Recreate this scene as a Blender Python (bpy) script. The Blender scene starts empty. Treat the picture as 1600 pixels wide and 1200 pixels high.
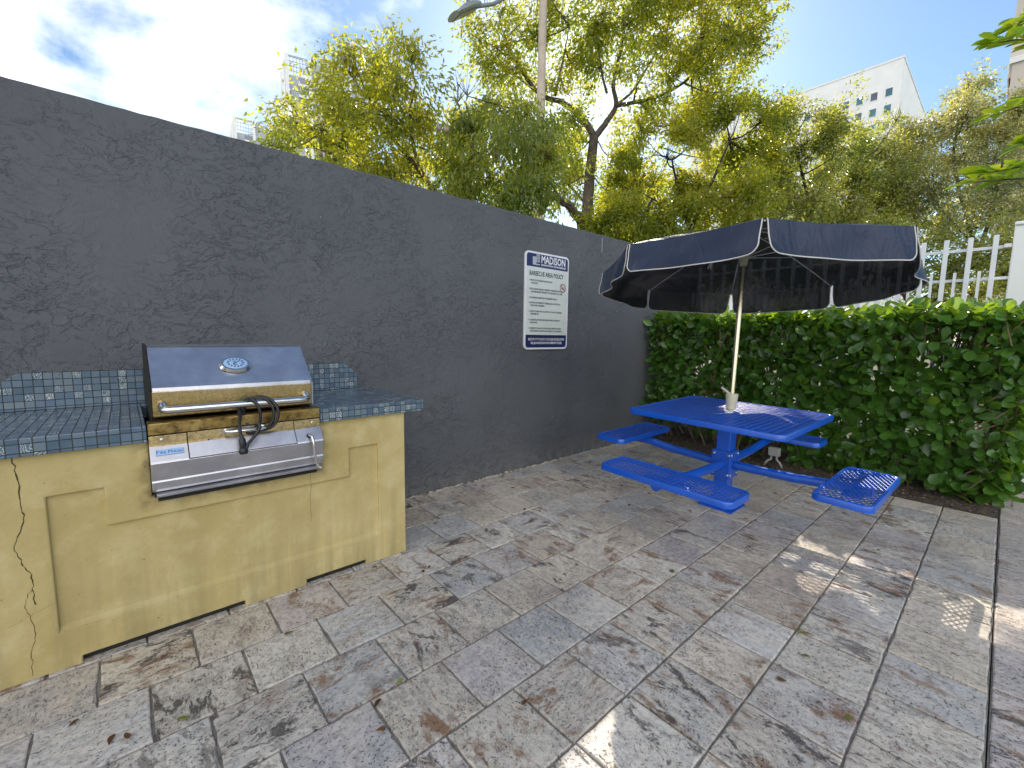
import bpy, bmesh, math, random
import numpy as np
from mathutils import Vector, Matrix, Euler, noise as mnoise
random.seed(7); RNG = np.random.default_rng(11)
SC = bpy.context.scene; COL = SC.collection
R = math.radians

# ------------------------------------------------------------------ camera
F_PX, YAW, PITCH, ROLL = 682.32, R(41.588), R(6.3085), R(0.755)
CAM = Vector((0.0, -3.0868, 1.31))
_f = Vector((math.sin(YAW)*math.cos(PITCH), math.cos(YAW)*math.cos(PITCH), -math.sin(PITCH)))
_r0 = Vector((math.cos(YAW), -math.sin(YAW), 0)); _u0 = _r0.cross(_f)
_r = _r0*math.cos(ROLL) + _u0*math.sin(ROLL); _u = -_r0*math.sin(ROLL) + _u0*math.cos(ROLL)
cd = bpy.data.cameras.new('camera'); cam = bpy.data.objects.new('camera', cd); COL.objects.link(cam)
cam.matrix_world = Matrix(((_r.x, _u.x, -_f.x, CAM.x), (_r.y, _u.y, -_f.y, CAM.y), (_r.z, _u.z, -_f.z, CAM.z), (0, 0, 0, 1)))
cd.sensor_width = 36; cd.lens = 36*F_PX/1600; cd.clip_start = .05; cd.clip_end = 2000
SC.camera = cam
def ray(px, py): return _r*((px-800)/F_PX) - _u*((py-600)/F_PX) + _f
def at_d(px, py, d): return CAM + ray(px, py)*d            # forward depth
def at_y(px, py, y): v = ray(px, py); return CAM + v*((y-CAM.y)/v.y)
def at_x(px, py, x): v = ray(px, py); return CAM + v*((x-CAM.x)/v.x)
def at_z(px, py, z): v = ray(px, py); return CAM + v*((z-CAM.z)/v.z)

# ------------------------------------------------------------------ materials
class G:
    def __init__(s, name):
        s.m = bpy.data.materials.new(name); s.m.use_nodes = True
        s.t = s.m.node_tree; s.b = s.t.nodes['Principled BSDF']; s.out = s.t.nodes['Material Output']
    def n(s, typ, **kw):
        nd = s.t.nodes.new(typ)
        for k, v in kw.items():
            if k.startswith('i_'):
                key = k[2:]; key = int(key) if key.isdigit() else key.replace('_', ' ')
                s.set(nd.inputs[key], v)
            else: setattr(nd, k, v)
        return nd
    def set(s, inp, v):
        if isinstance(v, bpy.types.NodeSocket): s.t.links.new(v, inp)
        elif isinstance(v, bpy.types.Node): s.t.links.new(v.outputs[0], inp)
        else:
            if isinstance(v, (tuple, list)) and len(v) == 3 and len(inp.default_value) == 4: v = (*v, 1)
            inp.default_value = v
    def P(s, **kw):
        for k, v in kw.items(): s.set(s.b.inputs[k.replace('_', ' ')], v)
        return s
    def math(s, op, a, b=0.0, clamp=False):
        nd = s.n('ShaderNodeMath', operation=op, use_clamp=clamp); s.set(nd.inputs[0], a); s.set(nd.inputs[1], b); return nd.outputs[0]
    def mix(s, f, a, b, blend='MIX'):
        nd = s.n('ShaderNodeMix', data_type='RGBA', blend_type=blend); s.set(nd.inputs[0], f); s.set(nd.inputs[6], a); s.set(nd.inputs[7], b); return nd.outputs[2]
    def ramp(s, f, *stops, interp='LINEAR'):
        nd = s.n('ShaderNodeValToRGB'); nd.color_ramp.interpolation = interp; el = nd.color_ramp.elements
        while len(el) < len(stops): el.new(.5)
        for e, (p, c) in zip(el, stops):
            e.position = p; e.color = (c, c, c, 1) if isinstance(c, (int, float)) else (*c, 1)
        s.set(nd.inputs[0], f); return nd.outputs[0]
    def coord(s, which='Object', scale=(1, 1, 1), vec=None, rot=(0, 0, 0), loc=(0, 0, 0)):
        v = vec if vec is not None else s.n('ShaderNodeTexCoord').outputs[which]
        mp = s.n('ShaderNodeMapping'); s.set(mp.inputs['Vector'], v); mp.inputs['Scale'].default_value = scale
        mp.inputs['Rotation'].default_value = rot; mp.inputs['Location'].default_value = loc
        return mp.outputs[0]
    def noise(s, vec, scale, detail=4, rough=.55, dist=0.0):
        return s.n('ShaderNodeTexNoise', i_Vector=vec, i_Scale=scale, i_Detail=detail, i_Roughness=rough, i_Distortion=dist).outputs[0]
    def bump(s, h, dist=.01, strength=1.0, prev=None):
        nd = s.n('ShaderNodeBump', i_Height=h, i_Distance=dist, i_Strength=strength)
        if prev is not None: s.set(nd.inputs['Normal'], prev)
        return nd.outputs[0]
    def attr(s, name, out='Fac'):
        return s.n('ShaderNodeAttribute', attribute_name=name).outputs[out]

def simple(name, col, rough=.6, metal=0.0, spec=.5, grime=.15, gscale=6, bump=0.0, bscale=80, **kw):
    g = G(name); v = g.coord()
    nz = g.noise(v, gscale, 5)
    c = g.mix(g.ramp(nz, (.3, 0.0), (.75, 1.0)), tuple(x*(1-grime) for x in col), tuple(min(1, x*(1+grime)) for x in col))
    g.P(Base_Color=c, Roughness=g.math('ADD', rough-.06, g.math('MULTIPLY', nz, .12)), Metallic=metal, Specular_IOR_Level=spec)
    if bump: g.P(Normal=g.bump(g.noise(v, bscale, 3), bump))
    for k, x in kw.items(): g.set(g.b.inputs[k.replace('_', ' ')], x)
    return g.m

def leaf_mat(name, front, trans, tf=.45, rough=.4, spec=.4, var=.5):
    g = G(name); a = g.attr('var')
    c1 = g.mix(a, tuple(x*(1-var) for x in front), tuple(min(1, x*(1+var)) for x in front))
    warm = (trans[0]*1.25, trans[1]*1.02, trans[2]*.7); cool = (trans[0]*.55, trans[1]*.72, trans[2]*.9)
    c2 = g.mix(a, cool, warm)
    g.P(Base_Color=c1, Roughness=rough, Specular_IOR_Level=spec)
    tr = g.n('ShaderNodeBsdfTranslucent', i_Color=c2)
    mx = g.n('ShaderNodeMixShader', i_0=tf); g.t.links.new(g.b.outputs[0], mx.inputs[1]); g.t.links.new(tr.outputs[0], mx.inputs[2])
    g.t.links.new(mx.outputs[0], g.out.inputs[0]); return g.m

M = {}
def build_materials():
    # dark slate stucco with trowel ridges
    g = G('slate_stucco'); v = g.coord()
    wv = g.n('ShaderNodeVectorMath', operation='ADD'); g.set(wv.inputs[0], v)
    wn = g.n('ShaderNodeTexNoise', i_Vector=v, i_Scale=3.0, i_Detail=3.0); sc = g.n('ShaderNodeVectorMath', operation='SCALE', i_Scale=.22); g.set(sc.inputs[0], wn.outputs[1]); g.set(wv.inputs[1], sc.outputs[0])
    vs = g.coord(vec=wv.outputs[0], scale=(.72, 1, 1.15))
    n1 = g.noise(vs, 8.5, 5, .55, .3); n2 = g.noise(vs, 19, 5, .6, .4); n3 = g.noise(v, 42, 4, .6); big = g.noise(v, 1.3, 3)
    e1 = g.ramp(n1, (.46, 0.0), (.50, 1.0), (.66, .5), (.72, .3)); e2 = g.ramp(n2, (.52, 0.0), (.55, 1.0), (.7, .3))
    msk = g.ramp(g.noise(v, 1.7, 2), (.38, .14), (.62, 1.0))
    h = g.math('ADD', g.math('MULTIPLY', g.math('MULTIPLY', e1, msk), .55), g.math('MULTIPLY', g.math('MULTIPLY', e2, msk), .5)); h = g.math('ADD', h, g.math('MULTIPLY', n3, .35))
    h = g.math('ADD', h, g.math('MULTIPLY', n1, .6))
    drip = g.ramp(g.noise(g.coord(scale=(9, 1, .5)), 1.3, 4, .6), (.55, 0.0), (.8, .12)); szz = g.n('ShaderNodeSeparateXYZ', i_0=v); splash = g.math('MULTIPLY', g.ramp(szz.outputs[2], (.0, 1.0), (.22, 0.0)), g.ramp(g.noise(v, 14, 5, .7), (.42, 0.0), (.66, .7)))
    base = g.mix(g.ramp(big, (.3, 0.0), (.7, 1.0)), (.080, .083, .091), (.102, .105, .113))
    base = g.mix(g.math('MULTIPLY', g.ramp(n2, (.55, 0.0), (.75, 1.0)), .15), base, (.14, .142, .15))
    base = g.mix(drip, base, (.055, .056, .06)); base = g.mix(splash, base, (.20, .185, .165))
    vor = g.n('ShaderNodeTexVoronoi', i_Vector=v, i_Scale=7.0); chip = g.ramp(g.math('ADD', vor.outputs['Distance'], g.math('MULTIPLY', g.noise(v, 110, 2), .06)), (.052, 1.0), (.062, 0.0))
    chip = g.math('MULTIPLY', chip, g.ramp(g.noise(v, 1.1, 1), (.52, 0.0), (.6, 1.0)))
    base = g.mix(chip, base, (.5, .5, .5))
    g.P(Base_Color=base, Roughness=.62, Specular_IOR_Level=.35, Normal=g.bump(h, .0078, .9)); M['wall'] = g.m

    # travertine: per-paver tone + UVs in metres with a random offset
    g = G('travertine'); uv = g.n('ShaderNodeUVMap', uv_map='UVMap').outputs[0]; tone = g.attr('tone', 'Color'); rv = g.attr('rnd')
    st = g.coord(vec=uv, scale=(1, 1.9, 1)); st2 = g.coord(vec=uv, scale=(1.2, 4.2, 1))
    wob = g.n('ShaderNodeTexNoise', i_Vector=uv, i_Scale=7.0, i_Detail=3.0); wv_ = g.n('ShaderNodeVectorMath', operation='SCALE', i_Scale=.12); g.set(wv_.inputs[0], wob.outputs[1]); wa = g.n('ShaderNodeVectorMath', operation='ADD'); g.set(wa.inputs[0], st2); g.set(wa.inputs[1], wv_.outputs[0]); sw = wa.outputs[0]
    n1 = g.noise(st, 6, 7, .66, .8); n2 = g.noise(sw, 10, 8, .76, .2); nf = g.noise(uv, 150, 3, .7); nb = g.noise(uv, 5.0, 5, .65, .5); nm = g.noise(uv, 34, 5, .72)
    k1 = g.math('FRACT', g.math('MULTIPLY', rv, 7.3)); k2 = g.math('FRACT', g.math('MULTIPLY', rv, 13.7)); k3 = g.math('FRACT', g.math('MULTIPLY', rv, 29.1))
    c = g.mix(g.ramp(n1, (.36, 0.0), (.62, 1.0)), tone, g.mix(.55, tone, (.70, .62, .50)))
    c = g.mix(g.math('MULTIPLY', g.ramp(nb, (.46, 0.0), (.64, 1.0)), .55), c, g.mix(k2, (.34, .345, .36), (.50, .41, .30)))
    c = g.mix(g.math('MULTIPLY', g.ramp(n2, (.49, 0.0), (.63, 1.0)), g.math('ADD', .12, g.math('MULTIPLY', k3, .5))), c, (.20, .185, .17))
    c = g.mix(g.math('MULTIPLY', g.ramp(nm, (.46, 0.0), (.66, 1.0)), .5), c, (.17, .16, .15))
    c = g.mix(g.math('MULTIPLY', g.ramp(nm, (.30, 1.0), (.46, 0.0)), .35), c, (.68, .66, .62))
    rm = g.math('MULTIPLY', g.ramp(g.noise(st, 5.5, 8, .74, .35), (.525, 0.0), (.62, 1.0)), g.ramp(rv, (.25, 0.0), (.7, .95)))
    c = g.mix(rm, c, (.25, .145, .085))
    dm = g.math('MULTIPLY', g.ramp(g.noise(st, 6.5, 9, .78, .4), (.55, 0.0), (.60, 1.0)), g.ramp(k1, (.4, 0.0), (.85, .95)))
    c = g.mix(dm, c, (.105, .092, .088))
    pm = g.math('ADD', g.math('MULTIPLY', g.ramp(nb, (.34, 0.0), (.56, 1.0)), .9), 0.0); wpit = g.n('ShaderNodeVectorMath', operation='ADD'); g.set(wpit.inputs[0], uv); g.set(wpit.inputs[1], wv_.outputs[0])
    pn = g.noise(uv, 88, 4, .65, .15); pit = g.math('MULTIPLY', g.ramp(pn, (.595, 0.0), (.625, 1.0)), pm); vo = g.n('ShaderNodeTexVoronoi', i_Vector=g.coord(vec=wpit.outputs[0], scale=(1, 1.4, 1)), i_Scale=62.0); pit = g.math('MAXIMUM', pit, g.math('MULTIPLY', g.ramp(vo.outputs['Distance'], (.16, 1.0), (.26, 0.0)), g.math('MULTIPLY', g.ramp(nm, (.46, 0.0), (.56, 1.0)), pm)))
    pn2 = g.noise(st2, 22, 6, .7, .15); pit2 = g.math('MULTIPLY', g.ramp(pn2, (.635, 0.0), (.665, 1.0)), g.ramp(k3, (.15, .25), (.7, 1.0))); pit = g.math('MAXIMUM', pit, pit2)
    c = g.mix(g.math('MULTIPLY', pit, .85), c, (.06, .052, .05))
    ov = g.coord('Object'); sm = g.noise(ov, 1.5, 5, .62, .4); c = g.mix(g.math('MULTIPLY', g.ramp(sm, (.55, 0.0), (.70, 1.0)), .42), c, (.15, .12, .125))
    h = g.math('SUBTRACT', g.math('ADD', g.math('MULTIPLY', n1, .4), g.math('ADD', g.math('MULTIPLY', nm, .35), g.math('MULTIPLY', nf, .12))), g.math('MULTIPLY', g.math('ADD', pit, dm), .7))
    g.P(Base_Color=c, Roughness=g.math('ADD', .52, g.math('MULTIPLY', pit, .35)), Specular_IOR_Level=.4, Normal=g.bump(h, .006, .9)); M['trav'] = g.m
    M['joint'] = simple('sandy_joint', (.23, .21, .185), .95, grime=.4, gscale=30, bump=.004, bscale=160)

    # yellow plaster
    g = G('yellow_plaster'); v = g.coord(); n1 = g.noise(v, 2.2, 5, .6); n2 = g.noise(v, 9, 5, .6); sep = g.n('ShaderNodeSeparateXYZ', i_0=v)
    c = g.mix(g.ramp(n1, (.3, 0.0), (.7, 1.0)), (.42, .32, .125), (.55, .445, .205))
    c = g.mix(g.math('MULTIPLY', g.ramp(n2, (.5, 0.0), (.75, 1.0)), .5), c, (.64, .56, .32))
    vs = g.noise(g.coord(scale=(7, 1, .6)), 1.6, 4, .65, .3); low = g.ramp(sep.outputs[2], (.0, 1.0), (.5, .15))
    c = g.mix(g.math('MULTIPLY', g.math('MULTIPLY', g.ramp(vs, (.38, 0.0), (.62, 1.0)), low), .68), c, (.30, .245, .115))
    # soot round the grill
    dx = g.math('SUBTRACT', g.math('ABSOLUTE', sep.outputs[0]), .32); dz = g.math('SUBTRACT', .63, sep.outputs[2])
    dd = g.math('MAXIMUM', dx, dz); so = g.math('SUBTRACT', 1.0, g.math('MULTIPLY', g.math('MAXIMUM', dd, 0.0), 13.0), True)
    so = g.math('MULTIPLY', so, g.ramp(g.noise(v, 16, 4), (.40, 0.0), (.62, .8))); c = g.mix(so, c, (.07, .055, .035))
    sp = g.ramp(g.noise(v, 55, 2), (.74, 0.0), (.77, .7)); c = g.mix(sp, c, (.14, .1, .05))
    h = g.math('ADD', g.math('MULTIPLY', n2, .9), g.math('MULTIPLY', g.noise(v, 60, 4, .65), .5))
    g.P(Base_Color=c, Roughness=.82, Specular_IOR_Level=.25, Normal=g.bump(h, .006, .8)); M['yellow'] = g.m

    # glass mosaic on uv metres
    g = G('glass_mosaic'); uv = g.n('ShaderNodeUVMap', uv_map='UVMap').outputs[0]
    T = .0335
    dv = g.n('ShaderNodeVectorMath', operation='SCALE', i_Scale=1/T); g.set(dv.inputs[0], uv)
    fl = g.n('ShaderNodeVectorMath', operation='FLOOR'); g.set(fl.inputs[0], dv.outputs[0])
    fr = g.n('ShaderNodeVectorMath', operation='FRACTION'); g.set(fr.inputs[0], dv.outputs[0])
    wn = g.n('ShaderNodeTexWhiteNoise', noise_dimensions='3D'); g.set(wn.inputs['Vector'], fl.outputs[0])
    sx = g.n('ShaderNodeSeparateXYZ', i_0=fr.outputs[0])
    ex = g.math('ABSOLUTE', g.math('SUBTRACT', sx.outputs[0], .5)); ey = g.math('ABSOLUTE', g.math('SUBTRACT', sx.outputs[1], .5)); ed = g.math('MAXIMUM', ex, ey)
    grout = g.ramp(ed, (.445, 0.0), (.465, 1.0))
    c = g.ramp(wn.outputs[0], (0.0, (.035, .058, .082)), (.3, (.06, .095, .13)), (.6, (.10, .135, .165)), (.85, (.13, .155, .16)), (1.0, (.05, .085, .155)))
    wv = g.n('ShaderNodeTexWave', i_Vector=uv, i_Scale=34.0, i_Distortion=14.0, i_Detail=2.0, i_Detail_Scale=1.5); sep = g.n('ShaderNodeSeparateColor', i_0=wn.outputs[1])
    pearl = g.math('MULTIPLY', g.ramp(wv.outputs[1], (.72, 0.0), (.9, 1.0)), g.ramp(sep.outputs[1], (.78, 0.0), (.82, .9)))
    c = g.mix(.12, c, (.30, .46, .66)); c = g.mix(pearl, c, (.52, .55, .53)); c = g.mix(g.math('MULTIPLY', g.ramp(g.noise(uv, 22, 4), (.5, 0.0), (.75, 1.0)), .3), c, (.2, .22, .22))  # first mix: blue sky reflection put into the tile colour
    c = g.mix(grout, c, (.035, .037, .035))
    g.P(Base_Color=c, Roughness=g.math('ADD', .2, g.math('MULTIPLY', grout, .6)), Specular_IOR_Level=.55, Normal=g.bump(g.math('SUBTRACT', g.math('MULTIPLY', wn.outputs[0], .12), grout), .0022, .9)); M['mosaic'] = g.m

    # brushed stainless with heat stain by height (object z) for hood / front
    def steel(name, lo, hi, stain=True, soot=.35, tint=(1, 1, 1)):
        g = G(name); v = g.coord(); sep = g.n('ShaderNodeSeparateXYZ', i_0=v)
        br = g.noise(g.coord(scale=(2, 60, 260)), 5, 3, .6); n = g.noise(v, 9, 5, .62); fine = g.noise(v, 60, 3, .6)
        c = g.mix(g.ramp(n, (.35, 0.0), (.7, 1.0)), (.50, .49, .53), (.64, .645, .67)); c = g.mix(g.ramp(g.noise(g.coord(scale=(1, 1, 1.6)), 5, 4, .6), (.5, 0.0), (.75, .4)), c, (.36, .31, .30)); rg = g.math('ADD', .27, g.math('MULTIPLY', n, .14))
        if stain:
            t = g.n('ShaderNodeMapRange', i_0=g.math('ADD', sep.outputs[2], g.math('MULTIPLY', g.math('SUBTRACT', n, .5), .012)), i_1=hi, i_2=lo).outputs[0]
            c = g.mix(g.math('MULTIPLY', g.ramp(t, (0.0, 0.0), (.1, .95), (.85, 1.0), (1.0, .9)), .92), c, g.mix(g.ramp(fine, (.3, 0.0), (.7, 1.0)), (.34, .225, .055), (.52, .38, .14)))
            c = g.mix(g.math('MULTIPLY', g.ramp(t, (0.0, 0.0), (.08, 1.0)), g.ramp(g.noise(v, 130, 3, .7), (.55, 0.0), (.68, .75))), c, (.09, .06, .02))
            sm = g.math('MULTIPLY', g.ramp(t, (.2, .05), (.95, 1.0)), g.ramp(g.noise(v, 26, 5, .7), (.46, 0.0), (.66, soot*2)))
            c = g.mix(sm, c, (.045, .032, .022)); rg = g.math('ADD', rg, g.math('MULTIPLY', sm, .35))
        g.P(Base_Color=c, Metallic=.95, Roughness=rg, Normal=g.bump(br, .0004, .35)); return g.m
    M['hood'] = steel('stained_stainless_hood', .345, .462); M['front'] = steel('stained_stainless_front', .253, .238, True, .2)
    M['steel'] = steel('brushed_stainless', 0, 1, False)
    M['chrome'] = simple('worn_chrome', (.70, .69, .67), .2, 1.0, grime=.08, gscale=20)
    M['soot'] = simple('sooty_iron_and_shade', (.02, .018, .016), .75, .2, grime=.4, gscale=25)  # sooty parts, and painted shade in the grill gaps and toe openings
    M['blackrub'] = simple('black_rubber', (.011, .011, .014), .42, grime=.25)
    M['blue'] = simple('blue_plastisol', (.001, .085, .52), .3, 0, .55, grime=.1, gscale=7, bump=.0012, bscale=26, Coat_Weight=.55, Coat_Roughness=.26)
    M['bolt'] = simple('galvanised_bolt', (.6, .6, .58), .35, 1.0)
    # canopy fabric
    g = G('navy_vinyl'); v = g.coord(); nz = g.noise(v, 4, 5, .6); wv = g.noise(v, 300, 2); geo = g.n('ShaderNodeNewGeometry')
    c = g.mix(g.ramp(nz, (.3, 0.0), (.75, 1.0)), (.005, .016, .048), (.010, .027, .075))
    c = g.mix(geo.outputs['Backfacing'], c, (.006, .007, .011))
    g.P(Base_Color=c, Roughness=.42, Specular_IOR_Level=.4, Normal=g.bump(g.math('ADD', g.noise(g.coord(scale=(1, 1, .45)), 8, 4, .6, .8), g.math('MULTIPLY', wv, .04)), .03, .6))
    tr = g.n('ShaderNodeBsdfTranslucent', i_Color=(.06, .06, .075, 1)); mx = g.n('ShaderNodeMixShader', i_0=.10); g.t.links.new(g.b.outputs[0], mx.inputs[1]); g.t.links.new(tr.outputs[0], mx.inputs[2]); tp = g.n('ShaderNodeBsdfTransparent'); m2 = g.n('ShaderNodeMixShader', i_0=.022); g.t.links.new(mx.outputs[0], m2.inputs[1]); g.t.links.new(tp.outputs[0], m2.inputs[2]); g.t.links.new(m2.outputs[0], g.out.inputs[0]); M['navy'] = g.m
    M['piping'] = simple('grey_white_piping', (.58, .57, .55), .7)
    M['brass'] = simple('champagne_aluminium', (.62, .56, .40), .24, 1.0, grime=.1)
    M['cream'] = simple('cream_plastic', (.62, .58, .43), .45)
    M['greyrod'] = simple('grey_steel_rod', (.62, .62, .62), .45, .3)
    M['white'] = simple('white_paint', (.74, .76, .79), .5, grime=.07)
    M['whitewall'] = simple('white_render', (.84, .84, .83), .8, grime=.06, gscale=.4)
    M['greywall'] = simple('grey_render', (.42, .45, .49), .8, grime=.06, gscale=.3)
    M['beige'] = simple('beige_render', (.58, .52, .46), .8, grime=.06, gscale=.4)
    M['glassblue'] = simple('teal_window_glass', (.05, .17, .22), .08, 0, .8, grime=.35, gscale=.9)
    M['glassdark'] = simple('dark_window_glass', (.10, .12, .16), .1, 0, .8, grime=.3, gscale=.6)
    M['concrete'] = simple('pale_concrete_pole', (.50, .42, .35), .85, grime=.15, bump=.004, bscale=60)
    M['lamphead'] = simple('painted_lamp_housing', (.27, .29, .27), .5, .3); M['lens'] = simple('dusty_lamp_lens', (.30, .23, .19), .35, grime=.4, gscale=25)
    M['soil'] = simple('dark_soil', (.085, .066, .05), .95, grime=.5, gscale=18, bump=.02, bscale=45)
    M['chip'] = leaf_mat('mulch_chips', (.15, .10, .065), (.1, .05, .03), .03, .9, .2, .75)
    M['crumb'] = simple('mortar_crumb', (.42, .38, .32), .95, grime=.3, gscale=40)
    M['ground'] = simple('dry_lawn_ground', (.07, .085, .04), .95, grime=.4, gscale=.8)
    M['path'] = None
    M['bark'] = simple('grey_brown_bark', (.105, .082, .062), .9, grime=.45, gscale=9, bump=.05, bscale=22)
    M['darkbark'] = simple('dark_bark', (.045, .034, .027), .9, grime=.4, gscale=12, bump=.03, bscale=30)
    M['twig'] = simple('hedge_twig', (.16, .11, .065), .85, grime=.3)
    M['leaf_a'] = leaf_mat('yellow_green_leaves', (.12, .15, .03), (.68, .74, .05), .56, .30, .6)
    M['leaf_b'] = leaf_mat('mid_green_leaves', (.13, .165, .04), (.60, .70, .07), .54, .30, .6)
    M['leaf_c'] = leaf_mat('olive_leaves', (.15, .17, .06), (.58, .66, .10), .52, .26, .75)
    M['leaf_d'] = leaf_mat('pale_olive_leaves', (.25, .25, .13), (.60, .64, .22), .5, .25, .8)
    M['leaf_h'] = leaf_mat('glossy_hedge_leaves', (.062, .150, .026), (.36, .60, .035), .36, .26, .6, .65)
    M['leaf_n'] = leaf_mat('broad_bright_leaves', (.12, .24, .025), (.62, .80, .04), .55, .32, .5, .35)
    M['leaf_brown'] = leaf_mat('dry_brown_leaf', (.13, .062, .028), (.2, .08, .02), .15, .6, .3, .5)
    M['leaf_green'] = leaf_mat('fallen_green_leaf', (.16, .20, .03), (.3, .35, .03), .2, .5, .4, .4)
    M['signwhite'] = simple('aged_white_sign_board', (.60, .64, .60), .35, grime=.05); M['signedge'] = simple('sign_edge_white', (.72, .72, .74), .35)
    M['signnavy'] = simple('sign_navy', (.014, .02, .105), .35); M['ink'] = simple('sign_ink', (.035, .04, .055), .5)
    M['signred'] = simple('sign_red', (.32, .05, .05), .4); M['signgrey'] = simple('sign_logo_grey', (.42, .45, .48), .4)
    M['badge'] = simple('blue_badge', (.30, .45, .70), .3, .3); M['badgeink'] = simple('badge_ink', (.02, .05, .14), .4)
    M['dial'] = simple('gauge_dial', (.30, .45, .66), .3); M['conduit'] = simple('grey_conduit', (.36, .36, .34), .6)
    M['crack'] = simple('crack_shadow', (.06, .045, .02), .95); M['fruit'] = simple('pale_brown_fruit', (.34, .27, .20), .75, grime=.3, gscale=20)
build_materials()

# ------------------------------------------------------------------ mesh builder
class MB:
    def __init__(s): s.v = []; s.f = []; s.mi = []
    def add(s, vs, fs, mi=0):
        b = len(s.v); s.v += [tuple(x) for x in vs]; s.f += [tuple(b+i for i in q) for q in fs]; s.mi += [mi]*len(fs); return s
    def box(s, x0, x1, y0, y1, z0, z1, mi=0):
        vs = [(x, y, z) for z in (z0, z1) for y in (y0, y1) for x in (x0, x1)]
        return s.add(vs, [(0, 2, 3, 1), (4, 5, 7, 6), (0, 1, 5, 4), (2, 6, 7, 3), (0, 4, 6, 2), (1, 3, 7, 5)], mi)
    def obox(s, c, ax, ay, az, mi=0):          # centre + three half-axis vectors
        c, ax, ay, az = Vector(c), Vector(ax), Vector(ay), Vector(az)
        vs = [c+ax*i+ay*j+az*k for k in (-1, 1) for j in (-1, 1) for i in (-1, 1)]
        return s.add(vs, [(0, 2, 3, 1), (4, 5, 7, 6), (0, 1, 5, 4), (2, 6, 7, 3), (0, 4, 6, 2), (1, 3, 7, 5)], mi)
    def tube(s, pts, r, n=8, mi=0, cap=True, closed=False):
        pts = [Vector(p) for p in pts]; m = len(pts); rs = list(r) if hasattr(r, '__len__') else [r]*m
        vs = []; ref = None
        for i, p in enumerate(pts):
            a = pts[(i-1) % m] if (i > 0 or closed) else p; b = pts[(i+1) % m] if (i < m-1 or closed) else p
            t = (b-a); t = t.normalized() if t.length > 1e-9 else Vector((0, 0, 1))
            if ref is None: ref = Vector((0, 0, 1)) if abs(t.z) < .9 else Vector((1, 0, 0))
            x = (ref - t*ref.dot(t)).normalized(); y = t.cross(x); ref = x
            vs += [p + (x*math.cos(2*math.pi*k/n) + y*math.sin(2*math.pi*k/n))*rs[i] for k in range(n)]
        fs = [(i*n+k, i*n+(k+1) % n, ((i+1) % m)*n+(k+1) % n, ((i+1) % m)*n+k) for i in range(m if closed else m-1) for k in range(n)]
        if cap and not closed: fs += [tuple(range(n-1, -1, -1)), tuple((m-1)*n+k for k in range(n))]
        return s.add(vs, fs, mi)
    def lathe(s, c, prof, n=20, axis=(0, 0, 1), mi=0):   # prof: (radius, height) along axis
        c = Vector(c); a = Vector(axis).normalized(); x = a.orthogonal().normalized(); y = a.cross(x); m = len(prof)
        vs = [c + a*h + (x*math.cos(2*math.pi*k/n)+y*math.sin(2*math.pi*k/n))*r for r, h in prof for k in range(n)]
        fs = [(i*n+k, i*n+(k+1) % n, (i+1)*n+(k+1) % n, (i+1)*n+k) for i in range(m-1) for k in range(n)]
        fs += [tuple(range(n-1, -1, -1)), tuple((m-1)*n+k for k in range(n))]
        return s.add(vs, fs, mi)
    def prism_x(s, prof, x0, x1, mi=0):          # closed (y,z) profile extruded along x
        n = len(prof); vs = [(x0, y, z) for y, z in prof] + [(x1, y, z) for y, z in prof]
        fs = [(i, (i+1) % n, n+(i+1) % n, n+i) for i in range(n)] + [tuple(range(n-1, -1, -1)), tuple(n+i for i in range(n))]
        return s.add(vs, fs, mi)
    def poly(s, pts, off, mi=0):                 # planar outline extruded by vector off
        pts = [Vector(p) for p in pts]; off = Vector(off); n = len(pts)
        fs = [tuple(range(n-1, -1, -1)), tuple(n+i for i in range(n))] + [(i, (i+1) % n, n+(i+1) % n, n+i) for i in range(n)]
        return s.add(pts + [p+off for p in pts], fs, mi)
    def sphere(s, c, r, mi=0, n=10, m=7, sc=(1, 1, 1)):
        c = Vector(c); vs = []
        for j in range(1, m):
            for k in range(n):
                a, b = math.pi*j/m, 2*math.pi*k/n
                vs.append(c + Vector((math.sin(a)*math.cos(b)*sc[0], math.sin(a)*math.sin(b)*sc[1], math.cos(a)*sc[2]))*r)
        fs = [(j*n+k, (j+1)*n+k, (j+1)*n+(k+1) % n, j*n+(k+1) % n) for j in range(m-2) for k in range(n)]
        t, b = len(vs), len(vs)+1; vs += [c+Vector((0, 0, r*sc[2])), c-Vector((0, 0, r*sc[2]))]
        fs += [(t, k, (k+1) % n) for k in range(n)] + [(b, (m-2)*n+(k+1) % n, (m-2)*n+k) for k in range(n)]
        return s.add(vs, fs, mi)
    def build(s, name, mats, parent=None, smooth=False, bevel=0, uv=False, local=False, norm=True):
        me = bpy.data.meshes.new(name); o3 = Vector((0, 0, 0)) if local or parent is None else ORG[parent.name]
        me.from_pydata([(x-o3[0], y-o3[1], z-o3[2]) for x, y, z in s.v], [], s.f)
        for m in (mats if isinstance(mats, (list, tuple)) else [mats]): me.materials.append(m)
        me.polygons.foreach_set('material_index', s.mi)
        if norm:
            bm = bmesh.new(); bm.from_mesh(me); bmesh.ops.recalc_face_normals(bm, faces=bm.faces); bm.to_mesh(me); bm.free()
        if uv:
            ul = me.uv_layers.new(name='UVMap').data
            for p in me.polygons:
                nx, ny, nz = (abs(c) for c in p.normal)
                for li in p.loop_indices:
                    c = me.vertices[me.loops[li].vertex_index].co
                    x, y, z = c.x+o3[0], c.y+o3[1], c.z+o3[2]
                    ul[li].uv = (x, y) if nz > .7 else ((x, z) if ny > nx else (y, z))
        ob = bpy.data.objects.new(name, me); COL.objects.link(ob)
        if smooth:
            me.polygons.foreach_set('use_smooth', [True]*len(me.polygons))
            me.set_sharp_from_angle(angle=R(40))
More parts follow.
